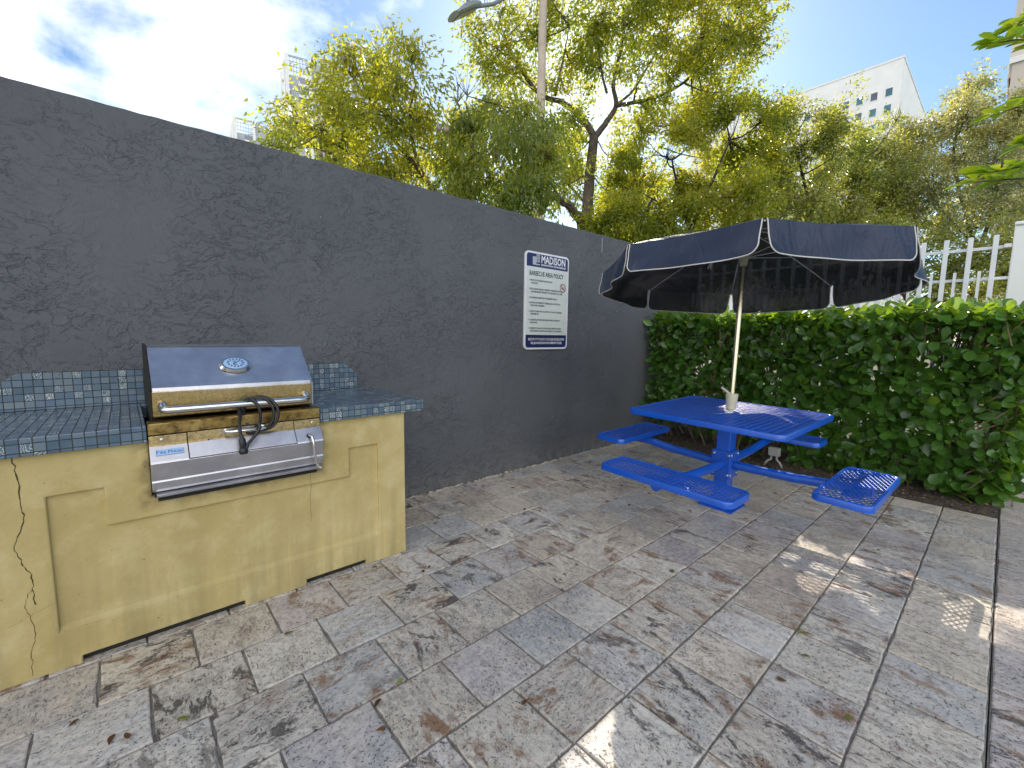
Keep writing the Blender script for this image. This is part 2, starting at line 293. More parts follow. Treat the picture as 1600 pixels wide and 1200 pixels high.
        if bevel:
            b = ob.modifiers.new('bevel', 'BEVEL'); b.width = bevel; b.segments = 2; b.limit_method = 'ANGLE'; b.angle_limit = R(35)
        if parent: ob.parent = parent; ORG[ob.name] = o3 if not local else Vector((0, 0, 0))
        else: ORG[ob.name] = Vector((0, 0, 0))
        return ob
ORG = {}
def tag(o, label, cat, group=None):
    o['label'] = label; o['category'] = cat
    if group: o['group'] = group
    return o
def thing(name, loc, label, cat, group=None):
    o = bpy.data.objects.new(name, None); COL.objects.link(o); o.location = loc; o.empty_display_size = .1
    ORG[o.name] = Vector(loc); return tag(o, label, cat, group)
def kind(o, k, label=None):
    o['kind'] = k
    if label: o['label'] = label
    return o

def leaf_object(name, mat, C, A, Nn, L, W, parent=None, var=None, shape='rhomb'):
    """many leaf faces as one mesh: centres, long axes, normals, lengths, widths"""
    C, A, Nn = (np.asarray(q, float) for q in (C, A, Nn)); N = len(C)
    A = A/np.linalg.norm(A, axis=1, keepdims=True); B = np.cross(Nn, A); B /= np.linalg.norm(B, axis=1, keepdims=True)+1e-9; Nn = np.cross(A, B)
    L = np.broadcast_to(L, N)[:, None]; W = np.broadcast_to(W, N)[:, None]
    if shape == 'rhomb': T = [(0, 0, 0), (.45, .5, .05), (1, 0, -.06), (.5, -.5, .05)]; Fc = [(0, 1, 2, 3)]
    elif shape == 'fold': T = [(0, 0, 0), (.5, .5, .12), (1, 0, -.05), (.5, -.5, .12)]; Fc = [(0, 1, 2), (0, 2, 3)]
    else: T = [(0, 0, 0), (.30, -.26, .05), (.62, -.5, .08), (.88, -.36, .03), (1, 0, -.05), (.88, .36, .03), (.62, .5, .08), (.30, .26, .05), (.6, 0, 0)]; Fc = [(0, 1, 2, 8), (8, 2, 3, 4), (8, 4, 5, 6), (0, 8, 6, 7)]
    K = len(T); V = np.empty((N, K, 3))
    for k, (a, b, c) in enumerate(T): V[:, k] = C + A*L*a + B*W*b + Nn*L*c
    o3 = np.array(ORG[parent.name]) if parent else np.zeros(3); V = V.reshape(-1, 3) - o3
    Fi = np.concatenate([(np.arange(N)[:, None]*K + np.array(f)[None]) for f in Fc], axis=1).reshape(-1)
    sizes = np.tile([len(f) for f in Fc], N); starts = np.concatenate([[0], np.cumsum(sizes)[:-1]])
    me = bpy.data.meshes.new(name); me.vertices.add(len(V)); me.vertices.foreach_set('co', V.ravel())
    me.loops.add(len(Fi)); me.loops.foreach_set('vertex_index', Fi.astype(np.int32)); me.polygons.add(len(sizes))
    me.polygons.foreach_set('loop_start', starts.astype(np.int32)); me.polygons.foreach_set('loop_total', sizes.astype(np.int32))
    me.update(calc_edges=True); me.materials.append(mat)
    if var is None: var = RNG.random(N)
    at = me.attributes.new('var', 'FLOAT', 'FACE'); at.data.foreach_set('value', np.repeat(var, len(Fc)).astype(np.float32))
    if shape == 'obov': me.polygons.foreach_set('use_smooth', np.ones(len(sizes), bool))
    ob = bpy.data.objects.new(name, me); COL.objects.link(ob)
    if parent: ob.parent = parent
    ORG[ob.name] = Vector(o3); return ob
def rdir(n): v = RNG.normal(size=(n, 3)); return v/np.linalg.norm(v, axis=1, keepdims=True)

# ------------------------------------------------------------------ ground, patio, path, bed
def sheet(name, x0, x1, y0, y1, z, mat, nx=1, ny=1, hf=None):
    m = MB(); vs = []
    for j in range(ny+1):
        for i in range(nx+1):
            x, y = x0+(x1-x0)*i/nx, y0+(y1-y0)*j/ny; vs.append((x, y, z+(hf(x, y) if hf else 0)))
    m.add(vs, [(j*(nx+1)+i, j*(nx+1)+i+1, (j+1)*(nx+1)+i+1, (j+1)*(nx+1)+i) for j in range(ny) for i in range(nx)])
    return m.build(name, mat, norm=False, smooth=nx > 1)
kind(sheet('ground', -700, 700, -700, 700, -.06, M['ground']), 'structure')
kind(sheet('planting_bed', 4.70, 6.8, -3.16, .1, -.004, M['soil'], 30, 44, lambda x, y: .045*max(0, min(1, (x-4.85)/.5))*(.6+.8*mnoise.noise((x*3, y*3, 0)))), 'structure')

TR_TONES = [(.60, .56, .505), (.63, .575, .49), (.50, .50, .505), (.58, .515, .44), (.67, .585, .465), (.49, .49, .495), (.60, .57, .54), (.55, .455, .365), (.69, .64, .56), (.62, .545, .45), (.57, .515, .50)]
def paver_mesh(name, rows, mats, tones, flat=.0018, streak=None):
    """rows: (y0, y1, x_start, x_end, joint_x, length)"""
    V = []; F = []; FM = []; TONE = []; RN = []; UV = []
    for (y0, y1, xs, xe, jx, ln) in rows:
        k0 = math.floor((xs-jx)/ln); x = jx+k0*ln
        while x < xe:
            a, b = max(x, xs), min(x+ln, xe); x += ln
            if b-a < .03: continue
            t = Vector(random.choice(tones))*random.uniform(.84, 1.10); t = Vector((min(.8, c) for c in t)); rn = random.random()
            ox, oy = random.uniform(0, 50), random.uniform(0, 50); rot = (random.random() < .78) if streak is None else streak
            g = .0016; dz = random.uniform(-.0012, .0012)
            # irregular chipped outline
            n = 7; out = []
            for (p, q) in (((a+g, y0+g), (b-g, y0+g)), ((b-g, y0+g), (b-g, y1-g)), ((b-g, y1-g), (a+g, y1-g)), ((a+g, y1-g), (a+g, y0+g))):
                for i in range(n):
                    s_ = i/n; out.append((p[0]+(q[0]-p[0])*s_, p[1]+(q[1]-p[1])*s_))
            cx, cy = (a+b)/2, (y0+y1)/2; b0 = len(V); m = len(out)
            tx, ty = random.uniform(-.002, .002), random.uniform(-.002, .002)
            for ring, (ins, z) in enumerate(((0, -.012), (.0005, -.0022), (.004, 0))):
                for (px, py) in out:
                    j = abs(mnoise.noise((px*23, py*23, 3.1)))*.0085 + random.uniform(0, .0012)
                    dx, dy = cx-px, cy-py; d = math.hypot(dx, dy); kk = (ins+j)/d*1.25
                    qx, qy = px+dx*kk, py+dy*kk
                    V.append((qx, qy, z+dz+(qx-cx)*tx+(qy-cy)*ty))
            fl = [tuple(b0+2*m+i for i in range(m))]
            for r_ in range(2): fl += [(b0+r_*m+i, b0+r_*m+(i+1) % m, b0+(r_+1)*m+(i+1) % m, b0+(r_+1)*m+i) for i in range(m)]
            for f in fl:
                F.append(f); FM.append(0); TONE.append((*t, 1)); RN.append(rn)
                for vi in f:
                    X, Y = V[vi][0]-cx, V[vi][1]-cy
                    UV.append((Y+ox, X+oy) if rot else (X+ox, Y+oy))
    xs, xe, ys, ye = min(r[2] for r in rows), max(r[3] for r in rows), min(r[0] for r in rows), max(r[1] for r in rows)
    b0 = len(V); V += [(xs, ys, -.0075), (xe, ys, -.0075), (xe, ye, -.0075), (xs, ye, -.0075)]; F.append((b0, b0+1, b0+2, b0+3)); FM.append(1); TONE.append((.2, .2, .2, 1)); RN.append(0); UV += [(0, 0)]*4
    me = bpy.data.meshes.new(name); me.from_pydata(V, [], F)
    for mm in mats: me.materials.append(mm)
    me.polygons.foreach_set('material_index', FM)
    at = me.attributes.new('tone', 'FLOAT_COLOR', 'FACE'); at.data.foreach_set('color', np.array(TONE, np.float32).ravel())
    at = me.attributes.new('rnd', 'FLOAT', 'FACE'); at.data.foreach_set('value', np.array(RN, np.float32))
    ul = me.uv_layers.new(name='UVMap'); ul.data.foreach_set('uv', np.array(UV, np.float32).ravel())
    ob = bpy.data.objects.new(name, me); COL.objects.link(ob); ORG[name] = Vector((0, 0, 0)); return ob
P = .2955; JX = [1.754, 1.612, 1.609, 1.60, 1.470, 1.620, 1.766, 1.623, 1.473, 1.62, 1.78]
rows = [(-3.16+P*k, min(-3.16+P*(k+1), .0), -2.6, 4.80, JX[k], P) for k in range(11)]
kind(paver_mesh('patio', rows, [M['trav'], M['joint']], TR_TONES), 'structure')
rows = [(-3.164-.60*(k+1), -3.164-.60*k, -3.0, 14.0, 1.2+.2*k, .60) for k in range(3)]
kind(paver_mesh('path', rows, [M['trav'], M['joint']], [(.55, .47, .44), (.57, .50, .47), (.52, .46, .44)], streak=True), 'structure')

# ------------------------------------------------------------------ slate wall
WALL_H, WX0, WX1 = 2.435, -4.0, 6.35
def build_wall():
    w = thing('stucco_wall', (1.5, .1, 0), 'long dark slate grey wall of rough trowelled stucco behind the grill counter', 'wall')
    m = MB(); n = 160; vs = []
    for i in range(n+1):
        x = WX0+(WX1-WX0)*i/n; j = .006*mnoise.noise((x*5, 0, 1))+.004*mnoise.noise((x*17, 4, 1)); jj = .006*mnoise.noise((x*6, 7, 3))
        vs += [(x, 0, -.05), (x, 0+jj*.15, WALL_H-.018), (x, .012, WALL_H+j), (x, .188, WALL_H+jj), (x, .2, WALL_H-.018), (x, .2, -.05)]
    fs = [(i*6+k, i*6+k+1, (i+1)*6+k+1, (i+1)*6+k) for i in range(n) for k in range(5)] + [(0, 1, 2, 3, 4, 5), tuple(n*6+k for k in range(6))]
    m.add(vs, fs); m.build('masonry', M['wall'], w, smooth=True)
    a = at_y(941, 378, -.002); b = at_y(940, 394, -.002)
    MB().box(a.x-.004, a.x+.004, -.003, .0005, b.z, WALL_H-.03).build('joint_strip', M['conduit'], w)
build_wall()
def crumbs():
    m = MB()
    for i in range(230):
        x = random.uniform(1.22, 4.75); s_ = random.uniform(.004, .012)*(1.6 if random.random() < .08 else 1)
        m.sphere((x, -random.uniform(0, .02)-s_*.5, s_*.45), s_, n=5, m=4, sc=(random.uniform(.7, 1.8), random.uniform(.6, 1.1), random.uniform(.5, .9)))
    kind(m.build('mortar_crumbs', M['crumb']), 'stuff', 'pale mortar crumbs and grit along the foot of the slate wall')
crumbs()

# ------------------------------------------------------------------ barbecue counter
CX0, CX1, CYF = -.46, 1.207, -.771
def build_counter():
    c = thing('barbecue_counter', (.38, -.4, 0), 'yellow plastered barbecue counter with a blue glass mosaic top against the slate wall', 'counter')
    xs = sorted({CX0, -.254, -.243, -.094, .88, 1.043, CX1, -.20, .39, .61, .89, .36, .64, .05, .715, .5, -.33, .2, .25, .96, 1.12})
    zs = sorted({0, .014, .027, .15, .156, .534, .69, .705, .60, .62, .8, .858, .3, .42})
    def depth(x, z):
        if -.254 < x < 1.043 and .15 < z < .70:
            top = .695 if (x < -.094 or x > .88) else .534
            if z < top: return .017
        return 0
    def absent(x, z):
        if z < .027 and (-.20 < x < .36 or .64 < x < .96): return True
        if .05 < x < .715 and z > .62: return True
        return False
    m = MB(); nx, nz = len(xs)-1, len(zs)-1; D = {}
    for i in range(nx):
        for k in range(nz):
            x, z = (xs[i]+xs[i+1])/2, (zs[k]+zs[k+1])/2; D[i, k] = None if absent(x, z) else depth(x, z)
    TH = .05
    def q(p): m.add(p, [(0, 1, 2, 3)])
    for (i, k), d in D.items():
        x0, x1, z0, z1 = xs[i], xs[i+1], zs[k], zs[k+1]
        if d is None: continue
        y = CYF+d; q([(x0, y, z0), (x1, y, z0), (x1, y, z1), (x0, y, z1)])
        for (di, dk, e) in ((1, 0, ((x1, z0), (x1, z1))), (-1, 0, ((x0, z0), (x0, z1))), (0, 1, ((x0, z1), (x1, z1))), (0, -1, ((x0, z0), (x1, z0)))):
            o = D.get((i+di, k+dk), 'edge')
            if o == 'edge' or (o is not None and o <= d): continue
            y2 = CYF+TH if o is None else CYF+o
            (ax, az), (bx, bz) = e; q([(ax, y, az), (bx, y, bz), (bx, y2, bz), (ax, y2, az)])
    # returns, back and floor of the hollow body
    q([(CX1, CYF, 0), (CX1, -.005, 0), (CX1, -.005, .858), (CX1, CYF, .858)]); q([(CX0, CYF, 0), (CX0, -.005, 0), (CX0, -.005, .858), (CX0, CYF, .858)])
    q([(CX0, -.30, .002), (CX1, -.30, .002), (CX1, -.30, .6), (CX0, -.30, .6)])
    ob = m.build('plaster_body', M['yellow'], c)
    bm = bmesh.new(); bm.from_mesh(ob.data); bmesh.ops.remove_doubles(bm, verts=bm.verts, dist=1e-5)
    bmesh.ops.recalc_face_normals(bm, faces=bm.faces); bm.to_mesh(ob.data); bm.free()
    b = ob.modifiers.new('bevel', 'BEVEL'); b.width = .006; b.segments = 3; b.limit_method = 'ANGLE'; b.angle_limit = R(40)
    MB().prism_x([(CYF+.0172, .172), (CYF+.0172, .1505), (CYF+.001, .1505)], -.2535, 1.0425).build('panel_ledge', M['yellow'], c)
    # slab, front edges 2 tiles high, joined behind the grill
    m = MB(); ZT, ZB, YF = .925, .858, -.8
    m.box(-.585, .046, YF, 0, ZB, ZT); m.box(.7275, 1.322, YF, 0, ZB, ZT); m.box(.046, .7275, -.12, 0, ZB, ZT)
    m.build('mosaic_top', M['mosaic'], c, uv=True, bevel=.003)
    m = MB(); zb, zt = .9255, 1.108
    m.poly([(-.475, -.035, zb), (1.232, -.035, zb), (1.232, -.035, 1.035), (1.135, -.035, zt), (-.378, -.035, zt), (-.475, -.035, 1.035)], (0, .034, 0))
    m.build('splashback', M['mosaic'], c, uv=True, bevel=.003)
    # cracks: thin dark fissures
    def crack(pp, w):
        m = MB()
        P3 = [at_y(x, y, CYF) for x, y in pp]; pts = []
        for a, b in zip(P3[:-1], P3[1:]):
            for s_ in np.linspace(0, 1, 6)[:-1]:
                p = a.lerp(b, s_); pts.append(Vector((p.x+random.uniform(-.0035, .0035), CYF, p.z)))
        pts.append(P3[-1])
        for a, b in zip(pts[:-1], pts[1:]):
            w2 = w*random.uniform(.5, 1.3); m.add([(a.x-w2, CYF-.0006, a.z), (a.x+w2, CYF-.0006, a.z), (b.x+w2, CYF-.0006, b.z), (b.x-w2, CYF-.0006, b.z)], [(0, 1, 2, 3)])
        m.build('crack', M['crack'], c, norm=False)
    crack([(17, 712), (26, 740), (33, 790), (38, 815), (20, 855), (34, 880), (50, 898), (51, 920), (56, 945)], .0017)
    crack([(51, 922), (42, 930), (40, 950), (48, 968), (58, 990), (50, 1020), (51, 1056)], .0009)
    crack([(2, 986), (30, 972), (60, 955), (85, 943)], .0008); crack([(486, 735), (485, 772), (487, 815)], .0007)
    m = MB(); bar = lambda xa, xb: m.box(xa, xb, CYF+.022, CYF+.3, -.02, .03)
    bar(-.2, .36); bar(.64, .96); m.build('drain_shade_block', M['soot'], c)  # black blocks behind the toe openings paint the shade inside them
build_counter()

# ------------------------------------------------------------------ text helper
def text_into(mb, txt, size, x, z, y, mi=0, align='LEFT', sx=1.0, bold=0.0, depth=.0006, plane=None):
    cu = bpy.data.curves.new('t', 'FONT'); cu.body = txt; cu.size = size; cu.align_x = align; cu.offset = bold; cu.extrude = 0; cu.resolution_u = 2
    ob = bpy.data.objects.new('t', cu); COL.objects.link(ob)
    me = bpy.data.meshes.new_from_object(ob.evaluated_get(bpy.context.evaluated_depsgraph_get()))
    if plane is None: vs = [(x+v.co.x*sx, y, z+v.co.y) for v in me.vertices]
    else:
        o, ux, uy = plane; vs = [o + ux*(x+v.co.x*sx) + uy*(z+v.co.y) for v in me.vertices]
    mb.add(vs, [tuple(p.vertices) for p in me.polygons], mi)
    bpy.data.objects.remove(ob); bpy.data.curves.remove(cu); bpy.data.meshes.remove(me)

# ------------------------------------------------------------------ gas grill
def build_grill():
    g = thing('gas_grill', (.385, -.45, .6), 'built-in stainless steel gas grill with brown heat stains and closed hood', 'grill')
    x0, x1 = .055, .715
    MB().box(x0+.012, x1-.012, -.79, -.14, .60, .925).build('firebox', M['soot'], g)
    # hood
    prof = [(-.735, .946), (-.748, .95), (-.75, 1.055), (-.742, 1.072), (-.565, 1.236), (-.545, 1.244), (-.27, 1.244), (-.24, 1.236), (-.15, 1.06), (-.15, .946)]
    h = MB().prism_x(prof, .072, .704).build('hood', M['hood'], g, bevel=.004)
    MB().prism_x([(-.752, 1.06), (-.757, 1.066), (-.558, 1.247), (-.54, 1.2505), (-.26, 1.2505), (-.23, 1.236), (-.14, 1.05), (-.14, .945), (-.735, .945), (-.745, .95)], .066, .0715).build('hood_side', M['soot'], h)
    MB().prism_x([(-.745, .95), (-.748, 1.06), (-.555, 1.24), (-.25, 1.24), (-.15, 1.05), (-.15, .945)], .7045, .711).build('hood_side', M['steel'], h)
    # hood handle: bent tube with ends returning into the hood
    hz, hy = .986, -.815
    pts = [(.104, -.749, hz+.022), (.104, -.785, hz+.008)] + [(.104+.034*(1-math.cos(a)), -.785-.03*math.sin(a), hz) for a in np.linspace(.2, math.pi/2, 6)]
    pts += [(x, hy, hz) for x in np.linspace(.149, .624, 12)] + [(.669-.034*(1-math.cos(a)), -.785-.03*math.sin(a), hz) for a in np.linspace(math.pi/2, .2, 6)] + [(.669, -.785, hz+.008), (.669, -.749, hz+.022)]
    MB().tube(pts, .0155, 14).build('handle', M['chrome'], h, smooth=True)
    # thermometer on the sloped face
    nrm = Vector((0, -.164, .177)).normalized(); nrm = Vector((0, -.68, .733)); up = Vector((0, .733, .68)); ux = Vector((1, 0, 0))
    c0 = Vector((.391, -.657, 1.152)) + nrm*.002
    def oval(mb, a, b, d0, d1, n=32, mi=0, b2=None):
        vs = [c0 + ux*(a*math.cos(t)) + up*(b*math.sin(t)) + nrm*d0 for t in np.linspace(0, 2*math.pi, n, endpoint=False)]
        f = .86; vs += [c0 + ux*(a*f*math.cos(t)) + up*(b*f*math.sin(t)) + nrm*d1 for t in np.linspace(0, 2*math.pi, n, endpoint=False)]
        mb.add(vs, [(i, (i+1) % n, n+(i+1) % n, n+i) for i in range(n)] + [tuple(n+i for i in range(n))], mi); return mb
    t = oval(MB(), .068, .050, 0, .014).build('thermometer', M['chrome'], h, smooth=True)
    m = MB(); oval(m, .050, .036, .0135, .0165)
    d = m.build('dial', M['dial'], t, smooth=True)
    m = MB()
    for k in range(14):
        a = 2*math.pi*k/14; p = c0 + nrm*.0172 + ux*(.031*math.cos(a)) + up*(.024*math.sin(a))
        m.obox(p, (ux*math.cos(a)+up*math.sin(a))*.0045, (ux*-math.sin(a)+up*math.cos(a))*.0024, nrm*.0004)
    for k, tx in enumerate(('200', '400', '600')): text_into(m, tx, .011, -.012+.0, -.016+.011*k, 0, plane=(c0+nrm*.0178, ux, up))
    m.obox(c0+nrm*.0178+ux*.004+up*.003, (ux*.8+up*.6)*.018, (ux*-.6+up*.8)*.0012, nrm*.0004)
    m.build('dial_marks', M['ink'], t)
    # front: upper rail, lower valance with its fold, bottom lip
    prof = [(-.795, .884), (-.803, .885), (-.803, .931), (-.79, .935), (-.735, .935), (-.735, .884)]
    MB().prism_x(prof, .050, .7235).build('upper_rail', M['front2'], g, bevel=.002)
    prof = [(-.79, .881), (-.800, .880), (-.802, .846), (-.847, .782), (-.849, .774), (-.835, .700), (-.838, .694), (-.833, .665), (-.824, .652), (-.79, .652)]
    fp = MB().prism_x(prof, .050, .7225).build('front_panel', M['front'], g, bevel=.002)
    MB().box(.056, .715, -.80, -.772, .622, .6515).build('lip_gap_shade', M['soot'], g)  # dark block standing in for the shaded gap above the bottom lip
    MB().prism_x([(-.835, .630), (-.837, .637), (-.815, .647), (-.79, .647), (-.79, .642), (-.813, .641)], .062, .712).build('bottom_lip', M['steel'], g)
    for sx in (.092, .685): MB().lathe((sx, -.8012, .863), [(.007, 0), (.0065, .003), (.003, .0045)], 12, (0, -1, 0)).build('screw', M['bolt'], fp, smooth=True)
    # control drawer plate lying on the fold, with bar handle
    a, b = Vector((0, -.8035, .8655)), Vector((0, -.851, .79)); s_ = (b-a).normalized(); nn = Vector((0, s_.z, -s_.y)); nn = nn if nn.y < 0 else -nn
    m = MB()
    for q0, q1 in ((Vector((0, -.8055, .868)), Vector((0, -.8065, .846))), (Vector((0, -.8065, .846)), Vector((0, -.8515, .783)))):
        pass
    MB().prism_x([(-.8015, .8835), (-.8052, .8835), (-.8072, .847), (-.8518, .780), (-.8490, .776), (-.802, .843)], .1755, .6005).build('drawer_gap_shade', M['soot'], g)  # dark plate showing round the drawer, painted shade of its seam
    m.prism_x([(-.803, .8825), (-.8085, .8825), (-.8105, .847), (-.8545, .783), (-.8505, .778), (-.8055, .843)], .179, .597)
    dr = m.build('drawer', M['front'], g, bevel=.0015)
    m = MB().box(.30, .475, -.814, -.8095, .862, .882)
    hb = m.build('handle_plate', M['chrome'], dr)
    m = MB(); m.tube([(.317, -.813, .872), (.317, -.838, .871), (.331, -.842, .870), (.450, -.842, .870), (.464, -.838, .871), (.464, -.813, .872)], .0078, 10)
    m.build('drawer_handle', M['chrome'], dr, smooth=True)
    MB().lathe((.250, -.8165, .843), [(.003, 0), (.003, .002)], 8, (0, -.8, .6)).build('rivet', M['soot'], dr)
    # maker's badge
    sl = (Vector((0, -.846, .782))-Vector((0, -.801, .845))).normalized(); up2 = -sl; n2 = Vector((0, -.814, .581)); n2 = Vector((0, up2.z*-1, up2.y)).normalized()
    if n2.y > 0: n2 = -n2
    o = Vector((.115, -.8255, .813)) + n2*.003
    m = MB(); m.obox(o, (.047, 0, 0), up2*.0125, n2*.003); bd = m.build('badge', M['badge'], fp, bevel=.001)
    m = MB(); text_into(m, 'F', .021, -.046, -.0075, 0, plane=(o+n2*.0036, Vector((1, 0, 0)), up2)); text_into(m, 'IRE', .016, -.0335, -.0075, 0, plane=(o+n2*.0036, Vector((1, 0, 0)), up2))
    text_into(m, 'M', .021, -.0075, -.0075, 0, plane=(o+n2*.0036, Vector((1, 0, 0)), up2)); text_into(m, 'AGIC', .016, .0105, -.0075, 0, plane=(o+n2*.0036, Vector((1, 0, 0)), up2))
    m.build('badge_lettering', M['badgeink'], bd, norm=False)
    # hooked rod at the right
    MB().lathe((.658, -.832, .803), [(.011, 0), (.011, .005), (.006, .006)], 14, (0, -.8, .6)).build('rod_collar', M['soot'], fp)
    MB().tube([(.658, -.828, .803), (.658, -.850, .812), (.663, -.866, .806), (.666, -.874, .78), (.668, -.876, .745), (.672, -.876, .70), (.678, -.876, .668), (.687, -.877, .650), (.696, -.878, .645)],
              [.0065]*7+[.007, .008], 10).build('crank_rod', M['chrome'], g, smooth=True)
M['front2'] = M['front']
def mk_front2():
    g = G('heat_tinted_rail'); v = g.coord(); n = g.noise(v, 14, 5, .65); f = g.noise(g.coord(scale=(3, 40, 90)), 6, 3)
    c = g.mix(g.ramp(n, (.35, 0.0), (.7, 1.0)), (.26, .165, .045), (.46, .33, .13)); c = g.mix(g.ramp(g.noise(v, 33, 4, .7), (.46, 0.0), (.66, .85)), c, (.06, .04, .025))
    g.P(Base_Color=c, Metallic=.92, Roughness=.36, Normal=g.bump(f, .0004, .3)); M['front2'] = g.m
mk_front2(); build_grill()

def build_cable():
    c = thing('cable_coil', (.43, -.83, .93), 'black rubber cable looped round the grill handle with its plug hanging', 'cable')
    Q = lambda x, y, yy: at_y(x, y, yy)
    m = MB()
    # photo-measured loops: over the handle in front, behind it on return
    def loop(cx, cy, rx, ry, ph, yf, yb, tilt):
        pts = []
        for t in np.linspace(0, 2*math.pi, 40, endpoint=False):
            px = cx + rx*math.cos(t)*math.cos(tilt) - ry*math.sin(t)*math.sin(tilt); py = cy + rx*math.cos(t)*math.sin(tilt) + ry*math.sin(t)*math.cos(tilt)
            s_ = .5+.5*math.cos(t-ph); pts.append(Q(px, py, yb+(yf-yb)*s_))
        m.tube(pts, .0070, 8, closed=True)
    loop(404, 647, 24, 26, 0, -.845, -.79, .12); loop(408, 646, 27, 26, .1, -.852, -.786, .1); loop(390, 650, 17, 27, -.1, -.848, -.79, -.05)
    m.tube([Q(375, 668, -.80), Q(374, 655, -.792), Q(376, 645, -.79), Q(384, 628, -.80), Q(388, 624, -.835)], .0068, 8)
    m.tube([Q(377, 640, -.79), Q(374, 660, -.846), Q(375, 672, -.86), Q(378, 690, -.872)], .0068, 8)
    m.tube([Q(404, 660, -.85), Q(406, 668, -.862), Q(402, 676, -.868), Q(393, 687, -.874), Q(386, 695, -.876)], .0070, 8)
    m.build('cable', M['blackrub'], c, smooth=True)
    a, b = Q(378, 684, -.872), Q(381.5, 711, -.875); ax = (b-a).normalized()
    pl = MB().lathe(a, [(.005, -.014), (.009, 0), (.0135, .009), (.0145, .032), (.0125, .046), (.0175, .052), (.0185, .066), (.015, .073)], 16, ax).build('plug', M['blackrub'], c, smooth=True)
    MB().tube([Q(389, 691, -.876), Q(384, 700, -.876)], [.006, .009], 8).build('strain_relief', M['blackrub'], c, smooth=True)
build_cable()

# ------------------------------------------------------------------ sign
def build_sign():
    X0, X1, Z0, Z1 = 2.872, 3.488, 1.180, 2.113; W, H = X1-X0, Z1-Z0
    s = thing('policy_sign', (3.18, 0, Z0), 'tall white barbecue policy sign with navy header and footer on the slate wall', 'sign')
    def rr(x0, x1, z0, z1, r, y, which=(1, 1, 1, 1)):
        pts = []
        for (cx, cz, a0, on) in ((x1-r, z0+r, -90, which[0]), (x1-r, z1-r, 0, which[1]), (x0+r, z1-r, 90, which[2]), (x0+r, z0+r, 180, which[3])):
            if on: pts += [(cx+r*math.cos(R(a0+k*15)), y, cz+r*math.sin(R(a0+k*15))) for k in range(7)]
            else:
                pts.append((cx+(r if a0 in (-90, 0) else -r), y, cz+(r if a0 in (0, 90) else -r)))
        return pts
    yb = -.016
    MB().poly(rr(X0, X1, Z0, Z1, .045, yb), (0, .015, 0)).build('backing_board', M['signedge'], s)
    b = .018; zf, zh = Z0+.142, Z1-.142
    MB().box(X0+b, X1-b, yb-.0012, yb+.003, zf, zh).build('notice_panel', M['signwhite'], s)
    MB().poly(rr(X0+b, X1-b, zh+.0005, Z1-b, .03, yb-.0016, (0, 1, 1, 0)), (0, .004, 0)).build('header', M['signnavy'], s)
    MB().poly(rr(X0+b, X1-b, Z0+b, zf-.0005, .03, yb-.0016, (1, 0, 0, 1)), (0, .004, 0)).build('footer', M['signnavy'], s)
    yt = yb-.0032
    m = MB(); text_into(m, 'MADISON', .098, X0+.208, zh+.046, yt, bold=.0026, sx=.80); text_into(m, 'DOWNTOWN CONDOMINIUM', .024, X0+.208, zh+.018, yt, bold=.0008, sx=1.04)
    m.build('header_lettering', M['signedge'], s, norm=False)
    m = MB()
    for (a, c_, z0, z1) in ((.095, .142, .025, .095), (.144, .19, .045, .118)): m.box(X0+a, X0+c_, yt-.0005, yt+.001, zh+z0, zh+z1)
    m.box(X0+.095, X0+.19, yt-.0006, yt+.001, zh+.018, zh+.03); lg = m.build('building_logo', M['signgrey'], s)
    m = MB()
    for k in range(3):
        for j in range(4): m.box(X0+.150+.012*k, X0+.158+.012*k, yt-.0012, yt-.0007, zh+.055+.015*j, zh+.062+.015*j)
    m.build('logo_windows', M['signnavy'], lg)
    m = MB(); text_into(m, 'BARBECUE AREA POLICY', .062, X0+W/2-.015, zh-.082, yt, align='CENTER', sx=.69, bold=.0009); m.build('title_lettering', M['ink'], s, norm=False)
    L = [('1. THE HOURS OF THE BARBECUE AREA ARE 9:00 A.M.', '10 P.M. DAILY.'), ('2. GUESTS ARE WELCOME, BUT A RESIDENT OF MADISON DOWNTOWN', 'CONDOMINIUM MUST BE PRESENT WITH THEIR GUESTS AT ALL TIMES.'),
         ('3. NO SMOKING PERMITTED IN THE BARBECUE AREA.',), ('4. LOUD MUSIC IS NOT PERMITTED IN THE BARBECUE AREA, NO PLAYING LOUD', 'RADIOS AND SCREAMING.'),
         ('5. GLASS CONTAINERS ARE NOT ALLOWED. NO ALCOHOLIC BEVERAGES', 'ARE PERMITTED.'), ('6. ALL RESIDENTS AND THEIR GUESTS ARE RESPONSIBLE FOR THEIR OWN', 'BELONGINGS.'),
         ('7. WE RESERVE THE RIGHT TO EVACUATE ANY PERSON WHO MAY', 'BE DISTURBING THE SAFETY AND COMFORT OF THE RESIDENTS.'), ('8. PLEASE HELP US KEEP THE BARBECUE AREA CLEAN FROM FOOD AND', 'DEBRIS IN ALL AREAS OF THE PROPERTY.')]
    z = zh-.135
    for i, it in enumerate(L):
        m = MB()
        for j, ln in enumerate(it):
            text_into(m, ln, .0225, X0+.052+(.022 if j else 0), z, yt, sx=min(.72, (.40 if i == 0 else .535)/(len(ln)*.0145)), bold=.0004); z -= .026
        z -= .030 if i != 2 else .022
        m.build('rule_lettering', M['ink'], s, norm=False)
    m = MB(); text_into(m, 'RESIDENTS NOT FOLLOWING THESE RULES AND REGULATIONS', .031, X0+W/2, Z0+.088, yt, align='CENTER', sx=.57, bold=.001)
    text_into(m, 'WILL BE IN VIOLATION OF OUR COMMUNITY POLICIES.', .031, X0+W/2, Z0+.052, yt, align='CENTER', sx=.57, bold=.001)
    m.build('footer_lettering', M['signedge'], s, norm=False)
    cx, cz = X1-.088, zh-.172; n = 28; m = MB(); vs = []
